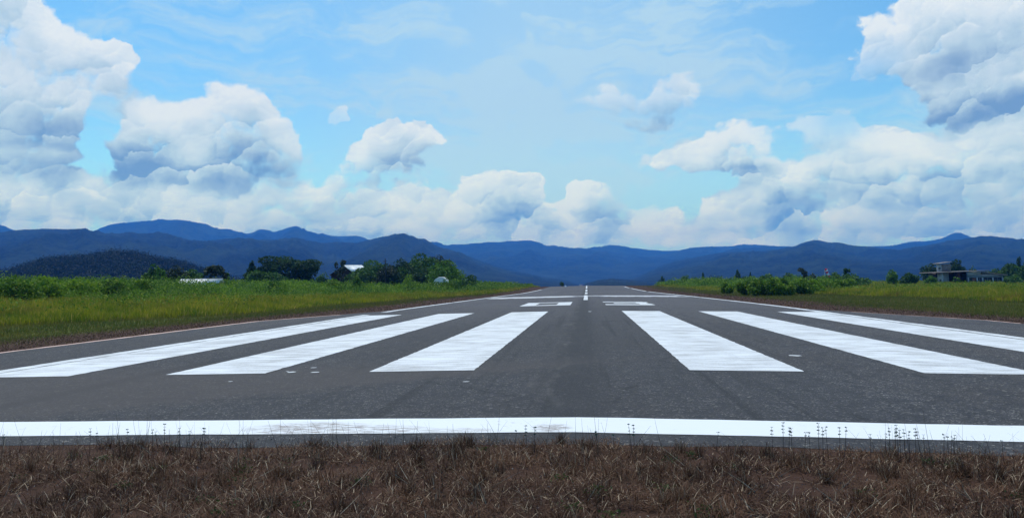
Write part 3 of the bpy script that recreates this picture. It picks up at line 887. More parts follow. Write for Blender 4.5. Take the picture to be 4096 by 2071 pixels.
TL = 'trees and bushes left of the runway'
TR = 'trees and bushes right of the runway'
D_, M_, B_, G_ = mt_leaf_dark, mt_leaf_mid, mt_leaf_bright, mt_leaf_grey
tree('papaya_tree', 'slender light green tree with drooping leaf bunches left of the long white roof', 'tree', 615, 1062, 135, 40, 'round', M_, 900, .26, TL)
tree('sapling', 'small tree with pale upright leaves just left of the white roof end', 'tree', 650, 1074, 128, 22, 'sparse', B_, 420, .24, TL)
tree('broadleaf_tree', 'open tree flecked with pale leaves behind the left end of the white roof', 'tree', 705, 1066, 140, 42, 'round', G_, 1000, .24, TL)
tree('round_tree', 'low round dark green tree right behind the long white roof', 'tree', 768, 1078, 145, 36, 'round', M_, 900, .24, TL)
tree('palm_tree', 'palm with a feathery crown above the right half of the white roof', 'palm', 862, 1064, 138, 38, 'palm', G_, 0, .30, TL)
tree('bush', 'thin leafy bush at the right end of the white roof', 'bush', 905, 1092, 140, 20, 'sparse', M_, 300, .22, TL)
tree('dark_conifer', 'nearly black pointed tree left of the big flat-topped tree', 'tree', 1008, 1046, 200, 36, 'cone', D_, 1700, .26, TL)
tree('dark_tree', 'small dark tree between the pointed tree and the flat-topped one', 'tree', 1042, 1066, 198, 24, 'round', D_, 900, .25, TL)
tree('rounded_bush', 'wide rounded green bush in front of the dark pointed tree', 'bush', 1026, 1084, 160, 66, 'bush', M_, 2200, .22, TL)
tree('flat_topped_tree', 'big dark tree with a wide flat layered crown', 'tree', 1158, 1026, 200, 104, 'flat', D_, 7500, .26, TL)
tree('dark_tree', 'dark spreading tree closing the right side of the flat-topped crown', 'tree', 1222, 1044, 204, 52, 'flat', D_, 2200, .26, TL)
tree('shrub', 'low shrub on the right foot of the flat-topped tree', 'shrub', 1290, 1093, 190, 28, 'bush', M_, 700, .22, TL)
tree('slender_tree', 'thin loose tree in front of the metal roofed house gable', 'tree', 1365, 1042, 185, 26, 'sparse', G_, 520, .20, TL)
tree('shrub', 'scraggly shrub below the house gable', 'shrub', 1372, 1066, 178, 20, 'sparse', G_, 320, .20, TL)
tree('broad_tree', 'broad dark tree immediately right of the house roof', 'tree', 1490, 1044, 190, 72, 'round', M_, 4200, .24, TL)
tree('fruit_tree', 'tree with pale leaf flecks around the wooden pole', 'tree', 1552, 1060, 180, 40, 'round', G_, 1400, .24, TL)
tree('broad_tree', 'dark tree right of the wooden pole', 'tree', 1604, 1038, 192, 48, 'round', D_, 2800, .24, TL)
tree('tall_tree', 'tallest domed tree of the clump right of the house', 'tree', 1682, 1018, 195, 62, 'round', M_, 4600, .25, TL)
tree('brownish_tree', 'brownish twiggy tree with a flat top behind the bright round tree', 'tree', 1762, 1024, 200, 40, 'flat', G_, 1900, .22, TL)
tree('dark_bush', 'dark low bush under the tallest tree', 'bush', 1690, 1072, 185, 58, 'bush', D_, 1800, .24, TL)
tree('round_tree', 'bright green dome-shaped tree at the runway end of the clump', 'tree', 1786, 1044, 172, 66, 'round', B_, 4200, .21, TL)
tree('dark_bush', 'dark green bush under the right side of the bright dome-shaped tree', 'bush', 1820, 1076, 175, 48, 'bush', M_, 1500, .21, TL)
tree('low_bush', 'low ragged bush just right of the bright dome-shaped tree', 'bush', 1884, 1101, 195, 36, 'bush', M_, 1100, .20, TL)
tree('dark_bush', 'wide dark bush filling the gap below the broad tree right of the house', 'bush', 1462, 1076, 184, 66, 'bush', M_, 1900, .24, TL)
tree('dark_bush', 'dark bush at the foot of the wooden pole', 'bush', 1556, 1080, 182, 60, 'bush', D_, 1800, .24, TL)
tree('dark_bush', 'bush below the dark tree right of the wooden pole', 'bush', 1630, 1074, 188, 56, 'bush', M_, 1700, .24, TL)
tree('low_bush', 'low bush bridging the rounded bush and the flat-topped tree', 'bush', 1100, 1092, 172, 50, 'bush', M_, 1300, .22, TL)
tree('leafy_bush', 'leafy bush hiding the lower half of the white tarpaulin', 'bush', 1736, 1120, 157, 50, 'bush', mt_scrub, 1500, .13, TL)
tree('leafy_bush', 'leafy bush covering the right end of the white tarpaulin', 'bush', 1796, 1110, 158, 40, 'bush', mt_scrub, 1300, .13, TL)
tree('tiny_tree', 'tiny dark bush on the skyline close to the left edge line', 'bush', 2246, 1126, 262, 8, 'bush', D_, 160, .2, TL)

tree('skyline_bush', 'small bush at the left tip of the right hand tree line', 'bush', 2648, 1106, 330, 12, 'bush', D_, 260, .3, TR)
tree('skyline_tree', 'small spreading tree on the right hand skyline', 'tree', 2738, 1101, 300, 15, 'flat', M_, 380, .26, TR)
tree('skyline_bush', 'wide low bush on the skyline between two small trees', 'bush', 2772, 1108, 290, 24, 'bush', M_, 500, .25, TR)
tree('small_conifer', 'small pointed dark tree, farthest left of the pointed ones', 'tree', 2811, 1090, 380, 11, 'cone', D_, 420, .32, TR)
tree('skyline_bush', 'round dark bush right of the leftmost pointed tree', 'bush', 2845, 1102, 380, 12, 'round', D_, 300, .3, TR)
tree('skyline_tree', 'dark bushy tree midway along the right skyline', 'tree', 2880, 1103, 350, 24, 'bush', D_, 520, .28, TR)
tree('tall_dark_tree', 'tall dark tree with a broad foot, tallest of the distant right group', 'tree', 2950, 1082, 350, 19, 'cone', D_, 1100, .30, TR)
tree('dark_bush', 'low dark bush between the two tall dark distant trees', 'bush', 2977, 1106, 348, 20, 'bush', D_, 450, .28, TR)
tree('small_conifer', 'narrow pointed dark tree right of the tall dark tree', 'tree', 3001, 1090, 350, 10, 'cone', D_, 500, .28, TR)
tree('leafy_bush', 'leafy green bush left of the windswept tree, with a pointed top', 'bush', 3072, 1096, 230, 32, 'bush', M_, 1000, .24, TR)
tree('leafy_bush', 'rounded green bush immediately left of the windswept tree', 'bush', 3152, 1093, 210, 34, 'bush', M_, 1300, .22, TR)
tree('windswept_tree', 'grey green windswept tree leaning left of the windsock', 'tree', 3216, 1072, 215, 26, 'wind', G_, 900, .22, TR)
tree('dark_bush', 'dark twiggy bush between the windswept tree and the windsock', 'bush', 3246, 1094, 212, 24, 'bush', G_, 700, .22, TR)
tree('leafy_bush', 'green bush right behind the windsock', 'bush', 3326, 1091, 195, 40, 'bush', M_, 1500, .21, TR)
tree('ragged_tree', 'ragged tree sprouting above the bush right of the windsock', 'tree', 3391, 1074, 190, 17, 'sparse', M_, 420, .20, TR)
tree('leafy_bush', 'large green bush right of the windsock with a long sloping right side', 'bush', 3412, 1096, 185, 58, 'bush', M_, 2200, .21, TR)
tree('small_tree', 'small bright tree standing alone left of the derelict building', 'tree', 3568, 1080, 200, 22, 'round', B_, 800, .21, TR)
tree('leafy_bush', 'wide green bush between the lone bright tree and the building', 'bush', 3625, 1092, 200, 46, 'bush', M_, 1800, .21, TR)
tree('leafy_bush', 'pale green bush against the left wall of the derelict building', 'bush', 3726, 1104, 205, 26, 'bush', B_, 900, .20, TR)
tree('dark_tree', 'dark tree behind the left corner of the derelict building', 'tree', 3728, 1056, 262, 42, 'round', D_, 2400, .27, TR)
tree('round_tree', 'round dark tree rising behind the building roof right of its tower', 'tree', 3826, 1040, 262, 38, 'round', D_, 2600, .27, TR)
tree('low_bush', 'small bush showing over the middle of the building roof', 'bush', 3893, 1066, 262, 18, 'bush', M_, 500, .25, TR)
tree('leafy_bush', 'bushy tree over the sloping right roof of the building', 'tree', 3975, 1075, 262, 36, 'bush', M_, 1300, .25, TR)
tree('broad_tree', 'broad tree at the right edge behind the building end', 'tree', 4040, 1056, 250, 48, 'round', M_, 2800, .25, TR)
tree('broad_tree', 'leafy tree cut off by the right edge of the view', 'tree', 4110, 1052, 240, 42, 'round', M_, 2200, .25, TR)
tree('palm_tree', 'thin dark palm sticking up at the far right edge', 'palm', 4074, 1026, 300, 9, 'palm', D_, 0, .16, TR)
tree('leafy_bush', 'bush with pale stems at the lower right end of the building', 'bush', 4045, 1100, 205, 34, 'bush', M_, 1100, .21, TR)
tree('weed_clump', 'tall weed clump in front of the dark open bay of the building', 'bush', 3828, 1108, 215, 16, 'sparse', B_, 320, .18, TR)
for i, (px, py, Y, hw, lb) in enumerate([
    (60, 1107, 62, 90, 'wide fern-like bush at the far left end of the field skyline'), (190, 1108, 66, 70, 'second leafy bush from the left end of the field skyline'),
    (330, 1113, 72, 80, 'leafy bush on the left skyline below the middle of the dark wooded hill'), (455, 1114, 78, 62, 'leafy bush on the left skyline right of the hill middle'),
    (560, 1117, 84, 50, 'leafy bush just left of the slender light green tree'), (1110, 1122, 110, 44, 'low scrub bush in front of the big flat-topped tree'),
    (1330, 1116, 125, 36, 'pale green scrub bush below the dark left gable of the house'), (1420, 1106, 130, 24, 'arching scrub bush below the bright zinc roof'), (1640, 1100, 140, 34, 'rounded scrub bush below the tallest domed tree')]):
    tree('skyline_bush', lb, 'bush', px, py, Y, hw, 'bush', mt_scrub, 1500, .12, 'bushes along the left field skyline')
# clumps of shrubs in the field right of the runway
for i, (px, py, Y, hw, mt_, lb) in enumerate([
    (2985, 1121, 105, 42, B_, 'bright green bush, leftmost of the near clump right of the runway'), (3030, 1117, 100, 50, M_, 'dark leafy bush in the near clump, second from its left'),
    (3080, 1112, 104, 56, B_, 'tallest bush of the near clump right of the runway'), (3135, 1115, 106, 56, M_, 'green bush of the near clump below the rounded skyline bush'),
    (3190, 1114, 112, 56, B_, 'leafy bush of the near clump below the windswept tree'), (3245, 1118, 118, 50, M_, 'low dark bush at the right end of the near clump'),
    (3300, 1112, 140, 56, M_, 'loose green bush in the field below the windsock'), (3372, 1112, 150, 56, B_, 'bright bush right of and below the windsock'),
    (2905, 1129, 120, 28, B_, 'small yellowish green bush at the grass edge right of the far runway')]):
    tree('field_bush', lb, 'bush', px, py + 3, Y, hw * .92, 'bush', mt_scrub, 2400, .15, 'bushes clumped in the right field')
#TREESEND

#FC
def polar(n, px0, px1, r0, r1, pw=1.0):
    """points of the field, thinning out with distance"""
    a0, a1 = azel(px0, 1130)[0], azel(px1, 1130)[0]
    a = R.uniform(a0, a1, n); u = R.uniform(0, 1, n) ** pw
    r = r0 * (r1 / r0) ** u
    return r * np.sin(a), r * np.cos(a), r


def blades(X, Y, Z, h, w, lean=0.35, droop=0.0):
    n = len(X)
    a = R.uniform(0, 6.283, n); la = R.uniform(0, 6.283, n); ll = np.abs(R.normal(0, lean, n)) * h
    bx, by = np.cos(a) * w / 2, np.sin(a) * w / 2
    tx, ty = np.cos(la) * ll, np.sin(la) * ll
    p0 = np.stack([X - bx, Y - by, Z], 1); p1 = np.stack([X + bx, Y + by, Z], 1)
    m0 = np.stack([X + bx * .75 + tx * .4, Y + by * .75 + ty * .4, Z + h * .6], 1); m1 = np.stack([X - bx * .75 + tx * .4, Y - by * .75 + ty * .4, Z + h * .6], 1)
    tp = np.stack([X + tx, Y + ty, Z + h * (1 - droop)], 1)
    V = np.stack([p0, p1, m0, m1, tp], 1).reshape(-1, 3)
    i = np.arange(n)[:, None] * 5
    return V, [np.concatenate([i + 0, i + 1, i + 2, i + 3], 1), np.concatenate([i + 3, i + 2, i + 4], 1)], np.repeat(R.uniform(0, 1, n), 5)


def side_dist(X, Y):
    """distance from the pavement's edge"""
    return np.where(X < 0, -X - pave_half(Y, -1), X - pave_half(Y, 1))


def wobble(X, Y, s, k):
    return (vnoise(X / s, Y / s, k, 3) - .5)


def tallstart(X, Y):
    left = np.interp(Y, [20, 90, 150, 260], [13.5, 12.5, 8, 6]) + wobble(X, Y, 9, 3) * 5
    right = np.interp(Y, [20, 80, 130, 250], [21, 23, 19, 12]) + wobble(X, Y, 9, 4) * 5
    return np.where(X < 0, left, right)


def scrubstart(X, Y):
    left = np.interp(Y, [0, 60, 100, 150, 200, 260], [45, 38, 21, 11, 9, 8]) + wobble(X, Y, 16, 5) * np.interp(Y, [60, 150], [16, 6])
    right = np.interp(Y, [0, 150, 168, 260], [400, 400, 22, 14]) + np.interp(X / np.maximum(Y, 1), [.34, .40], [0, 400]) + wobble(X, Y, 16, 6) * 10
    return np.where(X < 0, left, right)


FR0, FR1 = -330, 4420
X, Y, r = polar(300000, FR0, FR1, 18, 290, 1.0)
d = side_dist(X, Y); k = (d > 0.05 + R.uniform(0, .25, len(X))) & (d < 7.6 + wobble(X, Y, 6, 8) * 7 + R.normal(0, 1.6, len(X))) & (Y > 12); X, Y, r = X[k], Y[k], r[k]
V, Fl, tn = blades(X, Y, ground_z(X, Y), R.uniform(.02, .09, len(X)), np.maximum(.010, .0005 * r), 1.4)
tag(mesh('dry_cut_grass', V, Fl, mt_brown, None, {'tint': tn}), 'reddish brown cut dry grass along both pavement edges', 'grass', kind='stuff')

X, Y, r = polar(520000, FR0, FR1, 24, 330, 1.0)
d = side_dist(X, Y); ts_ = tallstart(X, Y); k = (d > 5.5 + wobble(X, Y, 5, 18) * 5 + R.normal(0, 1.5, len(X))) & (d < ts_ + 1.5); X, Y, r, d = X[k], Y[k], r[k], d[k]
V, Fl, tn = blades(X, Y, ground_z(X, Y), R.uniform(.08, .22, len(X)) * np.interp(d, [4, 14], [.7, 1.35]), np.maximum(.018, .0005 * r), .5)
tag(mesh('short_grass', V, Fl, mt_short, None, {'tint': tn}), 'short green grass between the brown strip and the tall grass', 'grass', kind='stuff')

X, Y, r = polar(900000, FR0, FR1, 36, 330, 0.95)
d = side_dist(X, Y); k = (d > tallstart(X, Y)) & (d < scrubstart(X, Y) + 5) & (r > 30); X, Y, r = X[k], Y[k], r[k]
hh = (0.30 + 1.05 * vnoise(X / 3.2, Y / 3.2, 12, 3, .6)) * R.uniform(.55, 1.15, len(X)) * np.interp(side_dist(X, Y) - tallstart(X, Y), [0, 4], [.55, 1])
V, Fl, tn = blades(X, Y, ground_z(X, Y), hh, np.maximum(.025, .0006 * r), .38)
tag(mesh('tall_grass', V, Fl, mt_tall, None, {'tint': tn}), 'tall yellowish green grass covering both fields', 'grass', kind='stuff')
# leafy weeds mixed into the tall grass
X, Y, r = polar(110000, FR0, FR1, 40, 300, 0.9)
d = side_dist(X, Y); k = (d > tallstart(X, Y) + 3) & (vnoise(X / 7, Y / 7, 31, 3) > .56) & (d < scrubstart(X, Y) + 4); X, Y, r = X[k], Y[k], r[k]
P = np.stack([X, Y, ground_z(X, Y) + R.uniform(.3, 1.25, len(X))], 1)
V, Fq, tn = leaves(P, np.maximum(.10, .0010 * r), .5, .2)
tag(mesh('field_weeds', V, Fq, mt_scrub, None, {'tint': tn}), 'leafy green weeds mixed into the tall grass', 'weeds', kind='stuff')

# dense scrub: humped heaps of leaves
X, Y, r = polar(620000, FR0, FR1, 55, 300, 0.85)
d = side_dist(X, Y); ss = scrubstart(X, Y); k = (d > ss); X, Y, r, d, ss = X[k], Y[k], r[k], d[k], ss[k]
hump = vnoise(X / 4.5, Y / 4.5, 21, 3, .6)
hs = (0.45 + 3.4 * np.clip(hump - .22, 0, 1) + 1.3 * np.clip(vnoise(X / 1.7, Y / 1.7, 44, 2) - .5, 0, 1)) * np.interp(d - ss, [0, 5], [.55, 1]) * np.interp(Y, [100, 220], [1.0, .95])
hs = hs * np.where(X > 0, 1.35, 1.0)
Z = ground_z(X, Y) + hs * (1 - R.uniform(0, 1, len(X)) ** 1.6 * .75) + R.normal(0, .06, len(X))
V, Fq, tn = leaves(np.stack([X, Y, Z], 1), np.maximum(.11, .0011 * r), .45, .1)
tag(mesh('scrub', V, Fq, mt_scrub, None, {'tint': tn}), 'dense green scrub and ferns behind the tall grass', 'scrub', kind='stuff')
# sprigs standing above the scrub
X, Y, r = polar(9000, FR0, FR1, 60, 290, 0.8)
d = side_dist(X, Y); k = (d > scrubstart(X, Y) + 2) & (vnoise(X / 3, Y / 3, 77, 2) > .5); X, Y, r = X[k], Y[k], r[k]
V, Fl, tn = blades(X, Y, ground_z(X, Y) + .9, R.uniform(.5, 1.3, len(X)), np.maximum(.05, .0008 * r), .35)
tag(mesh('scrub_sprigs', V, Fl, mt_leaf_mid, None, {'tint': tn}), 'upright sprigs sticking out of the scrub', 'scrub', kind='stuff')

# tree crowns on the near wooded hill
hl = bpy.data.objects['wooded_hill'].data
hv = np.empty(len(hl.vertices) * 3, dtype=np.float32); hl.vertices.foreach_get('co', hv); hv = hv.reshape(-1, 3)
hv = hv[(hv[:, 2] > -8) & (np.hypot(hv[:, 0], hv[:, 1]) < 960)]
ci = R.choice(len(hv), 5200); cc = hv[ci] + R.normal(0, 3.5, (5200, 3)) * (1, 1, 0)
rr = R.uniform(1.6, 4.8, 5200) * (.6 + .8 * vnoise(cc[:, 0] / 25, cc[:, 1] / 25, 8, 2))
P = np.repeat(cc, 44, 0) + R.normal(0, .6, (5200 * 44, 3)) * np.repeat(rr, 44)[:, None] * (1, 1, .9) + np.repeat(rr, 44)[:, None] * (0, 0, .3)
mt_hf = leafmat('hill_forest_leaves', (0.008, 0.016, 0.008), (0.018, 0.032, 0.012), transl=.05, scale=.03, var=.3)
V, Fq, tn = leaves(P, .65, .6, .1)
tag(mesh('hill_forest', V, Fq, mt_hf, None, {'tint': tn}), 'dark forest covering the near hill on the left', 'forest', kind='stuff')

# ---------------------------------------------------------------- near verge: matted dead grass
def verge_edge(X):
    return 8.50 + (vnoise(X * .9, 4.0, 14, 4, .6) - .5) * 1.15 - .12 * (np.abs(X - 1.0) < .5)


N = 210000
X = R.uniform(-7.5, 7.8, N); Y = 4.2 + R.uniform(0, 1, N) ** .9 * 5.0
k = (Y < verge_edge(X) + R.normal(0, .09, N)) & (vnoise(X * 2.2, Y * 2.2, 91, 3) + R.normal(0, .06, N) > .36); X, Y = X[k], Y[k]
n = len(X)
ln = R.uniform(.03, .13, n); a = R.uniform(0, 6.283, n); ev = R.beta(1.2, 2.6, n) * 1.35; ln *= np.interp(verge_edge(X) - Y, [0, .5, 1.2], [.45, .8, 1.15]) * (.6 + .8 * vnoise(X / .5, Y / .5, 33, 3))
wd = R.uniform(.0016, .0042, n)
zg = ground_z(X, Y) + R.uniform(0, .035, n)
dx, dy, dzv = np.cos(a) * np.cos(ev) * ln, np.sin(a) * np.cos(ev) * ln, np.sin(ev) * ln
sxn, syn = -np.sin(a) * wd, np.cos(a) * wd
b0 = np.stack([X - sxn, Y - syn, zg], 1); b1 = np.stack([X + sxn, Y + syn, zg], 1)
m0 = np.stack([X + dx * .55 + sxn * .8, Y + dy * .55 + syn * .8, zg + dzv * .62], 1); m1 = np.stack([X + dx * .55 - sxn * .8, Y + dy * .55 - syn * .8, zg + dzv * .62], 1)
tp = np.stack([X + dx, Y + dy, zg + dzv * .95], 1)
V = np.stack([b0, b1, m0, m1, tp], 1).reshape(-1, 3); i = np.arange(n)[:, None] * 5
mt_dead = leafmat('dead_grass', (0.040, 0.016, 0.009), (0.135, 0.066, 0.036), (0.42, 0.32, 0.22), transl=0.15, scale=0.9, var=0.6)
tag(mesh('dead_grass', V, [np.concatenate([i, i + 1, i + 2, i + 3], 1), np.concatenate([i + 3, i + 2, i + 4], 1)], mt_dead, None, {'tint': np.repeat(R.uniform(0, 1, n), 5)}),
    'matted reddish brown dead grass in front of the runway end', 'grass', kind='stuff')

# straws and thin stalks, rising over the white line
def ribbons(specs, seg=5):
    V, Fq = [], []
    for (x, y, z, h, lx, ly, w, curve) in specs:
        b = len(V)
        for j in range(seg + 1):
            t = j / seg
            c_ = t ** 1.6 * curve
            p_ = (x + lx * h * (t + c_), y + ly * h * t, z + h * (t - .25 * c_ * t))
            ww = w * (1 - .75 * t)
            V.append((p_[0] - ww, p_[1], p_[2])); V.append((p_[0] + ww, p_[1], p_[2]))
        for j in range(seg): Fq.append((b + 2 * j, b + 2 * j + 1, b + 2 * j + 3, b + 2 * j + 2))
    return np.array(V), np.array(Fq)


sp = []
for k_ in range(760):
    x = R.uniform(-7.2, 7.4); y = R.uniform(7.3, 8.5) if k_ % 3 else R.uniform(5.2, 8)
    if vnoise(x * .8, 2.0, 61, 2) + R.normal(0, .1) < .40: continue
    sp.append((x, y, float(ground_z(x, y)), R.uniform(.14, .43), R.normal(0, .35), R.normal(0, .25), R.uniform(.0014, .0032), R.uniform(-.6, .6)))
v, f = ribbons(sp)
mt_stalk = leafmat('dry_stalks', (0.030, 0.022, 0.018), (0.10, 0.075, 0.05), (0.3, 0.25, 0.18), transl=0.1, scale=2.0, var=.7)
tag(mesh('dry_stalks', v, f, mt_stalk, None, {'tint': np.repeat(R.uniform(0, 1, len(sp)), 12)}), 'thin dark grass stalks rising over the white threshold line', 'grass', kind='stuff')
sp = []
for k_ in range(230):
    x = R.uniform(-7.2, 7.4); y = R.uniform(5.2, 8.4); h_ = R.uniform(.10, .30)
    lx = R.choice([-1, 1]) * R.uniform(.5, 2.2)
    sp.append((x, y, float(ground_z(x, y)) + .02, h_ * .6, lx, R.normal(0, .5), R.uniform(.0022, .0042), R.uniform(-.3, .3)))
v, f = ribbons(sp)
mt_straw = plain('pale_straw', (0.42, 0.34, 0.24), nscale=30, namt=.2)
tag(mesh('straw', v, f, mt_straw), 'pale fallen straws lying over the dead grass', 'straw', kind='stuff')
tall = ribbons([(-3.30, 7.2, float(ground_z(-3.3, 7.2)), .62, .02, 0, .0024, .1)], 8)
tag(mesh('tall_grass_stalk', tall[0], tall[1], mt_straw), 'single tall pale stem reaching above the white line on the left', 'stem')

# tussocks and low green weeds in the verge
X, Y = [], []
for k_ in range(260):
    cx_ = R.uniform(-7.4, 7.6); cy_ = R.uniform(4.4, 8.5)
    if cy_ > float(verge_edge(np.array([cx_]))[0]) - .12: continue
    m_ = R.integers(40, 170); sp_ = R.uniform(.02, .07)
    X.append(R.normal(cx_, sp_, m_)); Y.append(R.normal(cy_, sp_, m_))
X = np.concatenate(X); Y = np.concatenate(Y)
V, Fl, tn = blades(X, Y, ground_z(X, Y), R.uniform(.05, .20, len(X)), np.full(len(X), .0035), .65, .15)
tag(mesh('grass_tussocks', V, Fl, mt_dead, None, {'tint': tn}), 'scattered taller tussocks of dead grass in the verge', 'grass', kind='stuff')
X, Y = [], []
for k_ in range(90):
    cx_ = R.uniform(-7.4, 7.6); cy_ = R.uniform(4.4, 8.3); m_ = R.integers(14, 60)
    X.append(R.normal(cx_, .05, m_)); Y.append(R.normal(cy_, .04, m_))
X = np.concatenate(X); Y = np.concatenate(Y)
V, Fq, tn = leaves(np.stack([X, Y, ground_z(X, Y) + R.uniform(.02, .08, len(X))], 1), .013, .6, .4)
mt_vw = leafmat('low_weed_leaves', (0.03, 0.05, 0.015), (0.08, 0.11, 0.03), (0.12, 0.09, 0.04), transl=.3)
tag(mesh('low_weeds', V, Fq, mt_vw, None, {'tint': tn}), 'low olive green weeds dotted through the dead grass', 'weeds', kind='stuff')
X = R.uniform(-7.6, 7.8, 5200); Y = R.uniform(4.6, 8.9, 5200)
sz = R.uniform(.003, .011, 5200)
V, Fq, tn = leaves(np.stack([X, Y, ground_z(X, Y) + .008], 1), sz, .8, .6)
mt_grit = leafmat('grit', (0.10, 0.09, 0.085), (0.36, 0.33, 0.31), transl=0.0)
tag(mesh('grit', V, Fq, mt_grit, None, {'tint': tn}), 'loose grit and pebbles along the broken pavement end', 'gravel', kind='stuff')

# seedlings with tiers of small round leaves
mt_seed = leafmat('seedling_leaves', (0.010, 0.045, 0.040), (0.02, 0.085, 0.06), transl=.2)
mt_sstem = plain('seedling_stem', (0.035, 0.022, 0.020))
sd_spec = []
for (px, base_py, n_) in ((3090, 1760, 3), (3130, 1755, 4), (3150, 1755, 3), (3168, 1762, 3), (3215, 1762, 2), (3240, 1760, 2), (3272, 1750, 4), (3290, 1758, 3), (3312, 1758, 3), (3357, 1758, 3), (3368, 1756, 3),
                          (3480, 1768, 2), (3535, 1765, 2), (3557, 1762, 3), (3578, 1766, 3), (3592, 1765, 4), (3600, 1768, 3), (3620, 1764, 3), (3634, 1770, 3), (3660, 1766, 3), (3680, 1768, 3), (3698, 1770, 2), (3772, 1772, 2), (3792, 1776, 2), (3808, 1775, 2), (3825, 1778, 2), (4012, 1782, 1),
                          (2052, 1752, 2), (2106, 1755, 4), (2137, 1757, 3), (2253, 1757, 1), (2388, 1752, 2), (2400, 1756, 2), (2452, 1758, 1), (2530, 1762, 4), (2537, 1758, 4), (2862, 1765, 2), (82, 1765, 1), (360, 1755, 3), (390, 1758, 2), (508, 1762, 3), (612, 1752, 2), (638, 1755, 2), (657, 1750, 4), (720, 1755, 3), (766, 1758, 2), (800, 1752, 3), (820, 1750, 2), (14, 1766, 2)):
    sd_spec.append((px, base_py, n_))
ORD = 'first second third fourth fifth sixth seventh eighth ninth tenth eleventh twelfth thirteenth fourteenth fifteenth sixteenth seventeenth eighteenth nineteenth twentieth'.split()
TEN = ['', '', 'twenty', 'thirty']
sd_spec.sort()
cnt = {}
for i, (px, bp, n_) in enumerate(sd_spec):
    zone = 'left' if px < 1000 else 'middle' if px < 3000 else 'right'
    q = cnt.get(zone, 0); cnt[zone] = q + 1
    od = ORD[q] if q < 20 else 'twenty ' + ORD[q - 20]
    tiers = ('one tier', 'two tiers', 'three tiers', 'four tiers')[n_ - 1]
    lab = f'seedling with {tiers} of leaves, {od} from the left in the {zone} row'
    Yp = R.uniform(7.75, 8.35)
    b_ = at(px, bp, Yp); x = float(b_[0]); zg_ = float(ground_z(x, Yp))
    h_ = max(.08, float(b_[2] - zg_)) + .035 * n_ + R.uniform(0, .03)
    rt = empty('seedling', (x, Yp, zg_), lab, 'seedling', 'leafy seedlings in front of the threshold line')
    bend = R.normal(0, .012)
    v, f = tube([(0, 0, -.01), (bend, 0, h_ * .5), (bend * 1.6, 0, h_)], [.0030, .0024, .0014], 5)
    mesh('stem', v, f, mt_sstem, rt)
    P, o_ = [], []
    for j in range(n_):
        zt = h_ - j * .034
        for q in range(4):
            a_ = q * 1.57 + j * .6
            P.append((bend * 1.5 + math.cos(a_) * .010, math.sin(a_) * .010, zt + .002))
    V, Fq, tn = leaves(np.array(P), .0095, .75, .85)
    mesh('foliage', V, Fq, mt_seed, rt, {'tint': tn})

# ---------------------------------------------------------------- things in the fields
mt_wsheet = plain('white_sheet_metal', (0.72, 0.73, 0.74), .5, 1.2, .12)
mt_rust = plain('rusty_metal', (0.20, 0.09, 0.06), .8, 2.0, .4)
mt_conc = plain('shaded_weathered_render', (0.22, 0.185, 0.19), .9, 1.6, .35)  # weathered mottle; the grey-brown also holds the shade of the tower front
mt_white = plain('dirty_white_render', (0.42, 0.45, 0.50), .9, 1.2, .35)
mt_blue = plain('blue_grey_boards', (0.20, 0.25, 0.30), .8, 1.5, .35)
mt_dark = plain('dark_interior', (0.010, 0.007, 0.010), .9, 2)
mt_redwall = plain('red_brown_wall', (0.10, 0.035, 0.035), .9, 1.5, .4)
mt_glass = plain('dull_window_glass', (0.02, 0.028, 0.04), .35, .8, .3)
mt_roofed = plain('pale_roof_edge', (0.30, 0.25, 0.235), .8, 2, .3)
mt_zinc = plain('bright_zinc_roof', (0.62, 0.66, 0.70), .45, .8, .25)
mt_timber = plain('dark_timber', (0.05, 0.03, 0.03), .9, 2, .3)
mt_pole = plain('dark_pole', (0.05, 0.045, 0.04), .9, 3, .3)

# long white roof on the left
Yh = 120.0
pL, pR = at(706, 1117, Yh), at(905, 1113, Yh + 3)
zb = float(ground_z(pL[0], Yh))
rt = empty('long_white_shed', (pL[0], Yh, zb), 'long low white metal roofed shed half buried in scrub left of the trees', 'shed')
Lx = float(pR[0] - pL[0]); hz = float(pL[2]) - zb
v, f = hexa([(-.35, 0, hz - 1.30), (Lx - .3, 0, hz - 1.15), (Lx + .1, 1.2, hz - .13), (.15, 1.2, hz - .06), (-.33, .0, hz - 1.22), (Lx - .28, .0, hz - 1.07), (Lx + .35, 1.16, hz - .02), (.12, 1.16, hz + .02)])
mesh('roof', v, f, mt_wsheet, rt)
v, f = hexa([(.12, 1.22, hz - .08), (Lx + .35, 1.22, hz - .12), (Lx, 2.6, hz - 1.2), (.1, 2.6, hz - 1.3), (.12, 1.22, hz + .0), (Lx + .35, 1.22, hz - .04), (Lx, 2.6, hz - 1.1), (.1, 2.6, hz - 1.2)])
mesh('roof', v, f, mt_wsheet, rt)
v, f = boxes([(0.1, Lx - .7, .3, 2.4, 0, hz - 1.25)])
mesh('wall', v, f, mt_rust, rt)
v, f = tube([(.1, 1.2, hz + .04), (Lx * .5, 1.2, hz + .03), (Lx + .34, 1.2, hz + .01)], [.04] * 3, 5)
mesh('ridge_bar', v, f, mt_wsheet, rt)

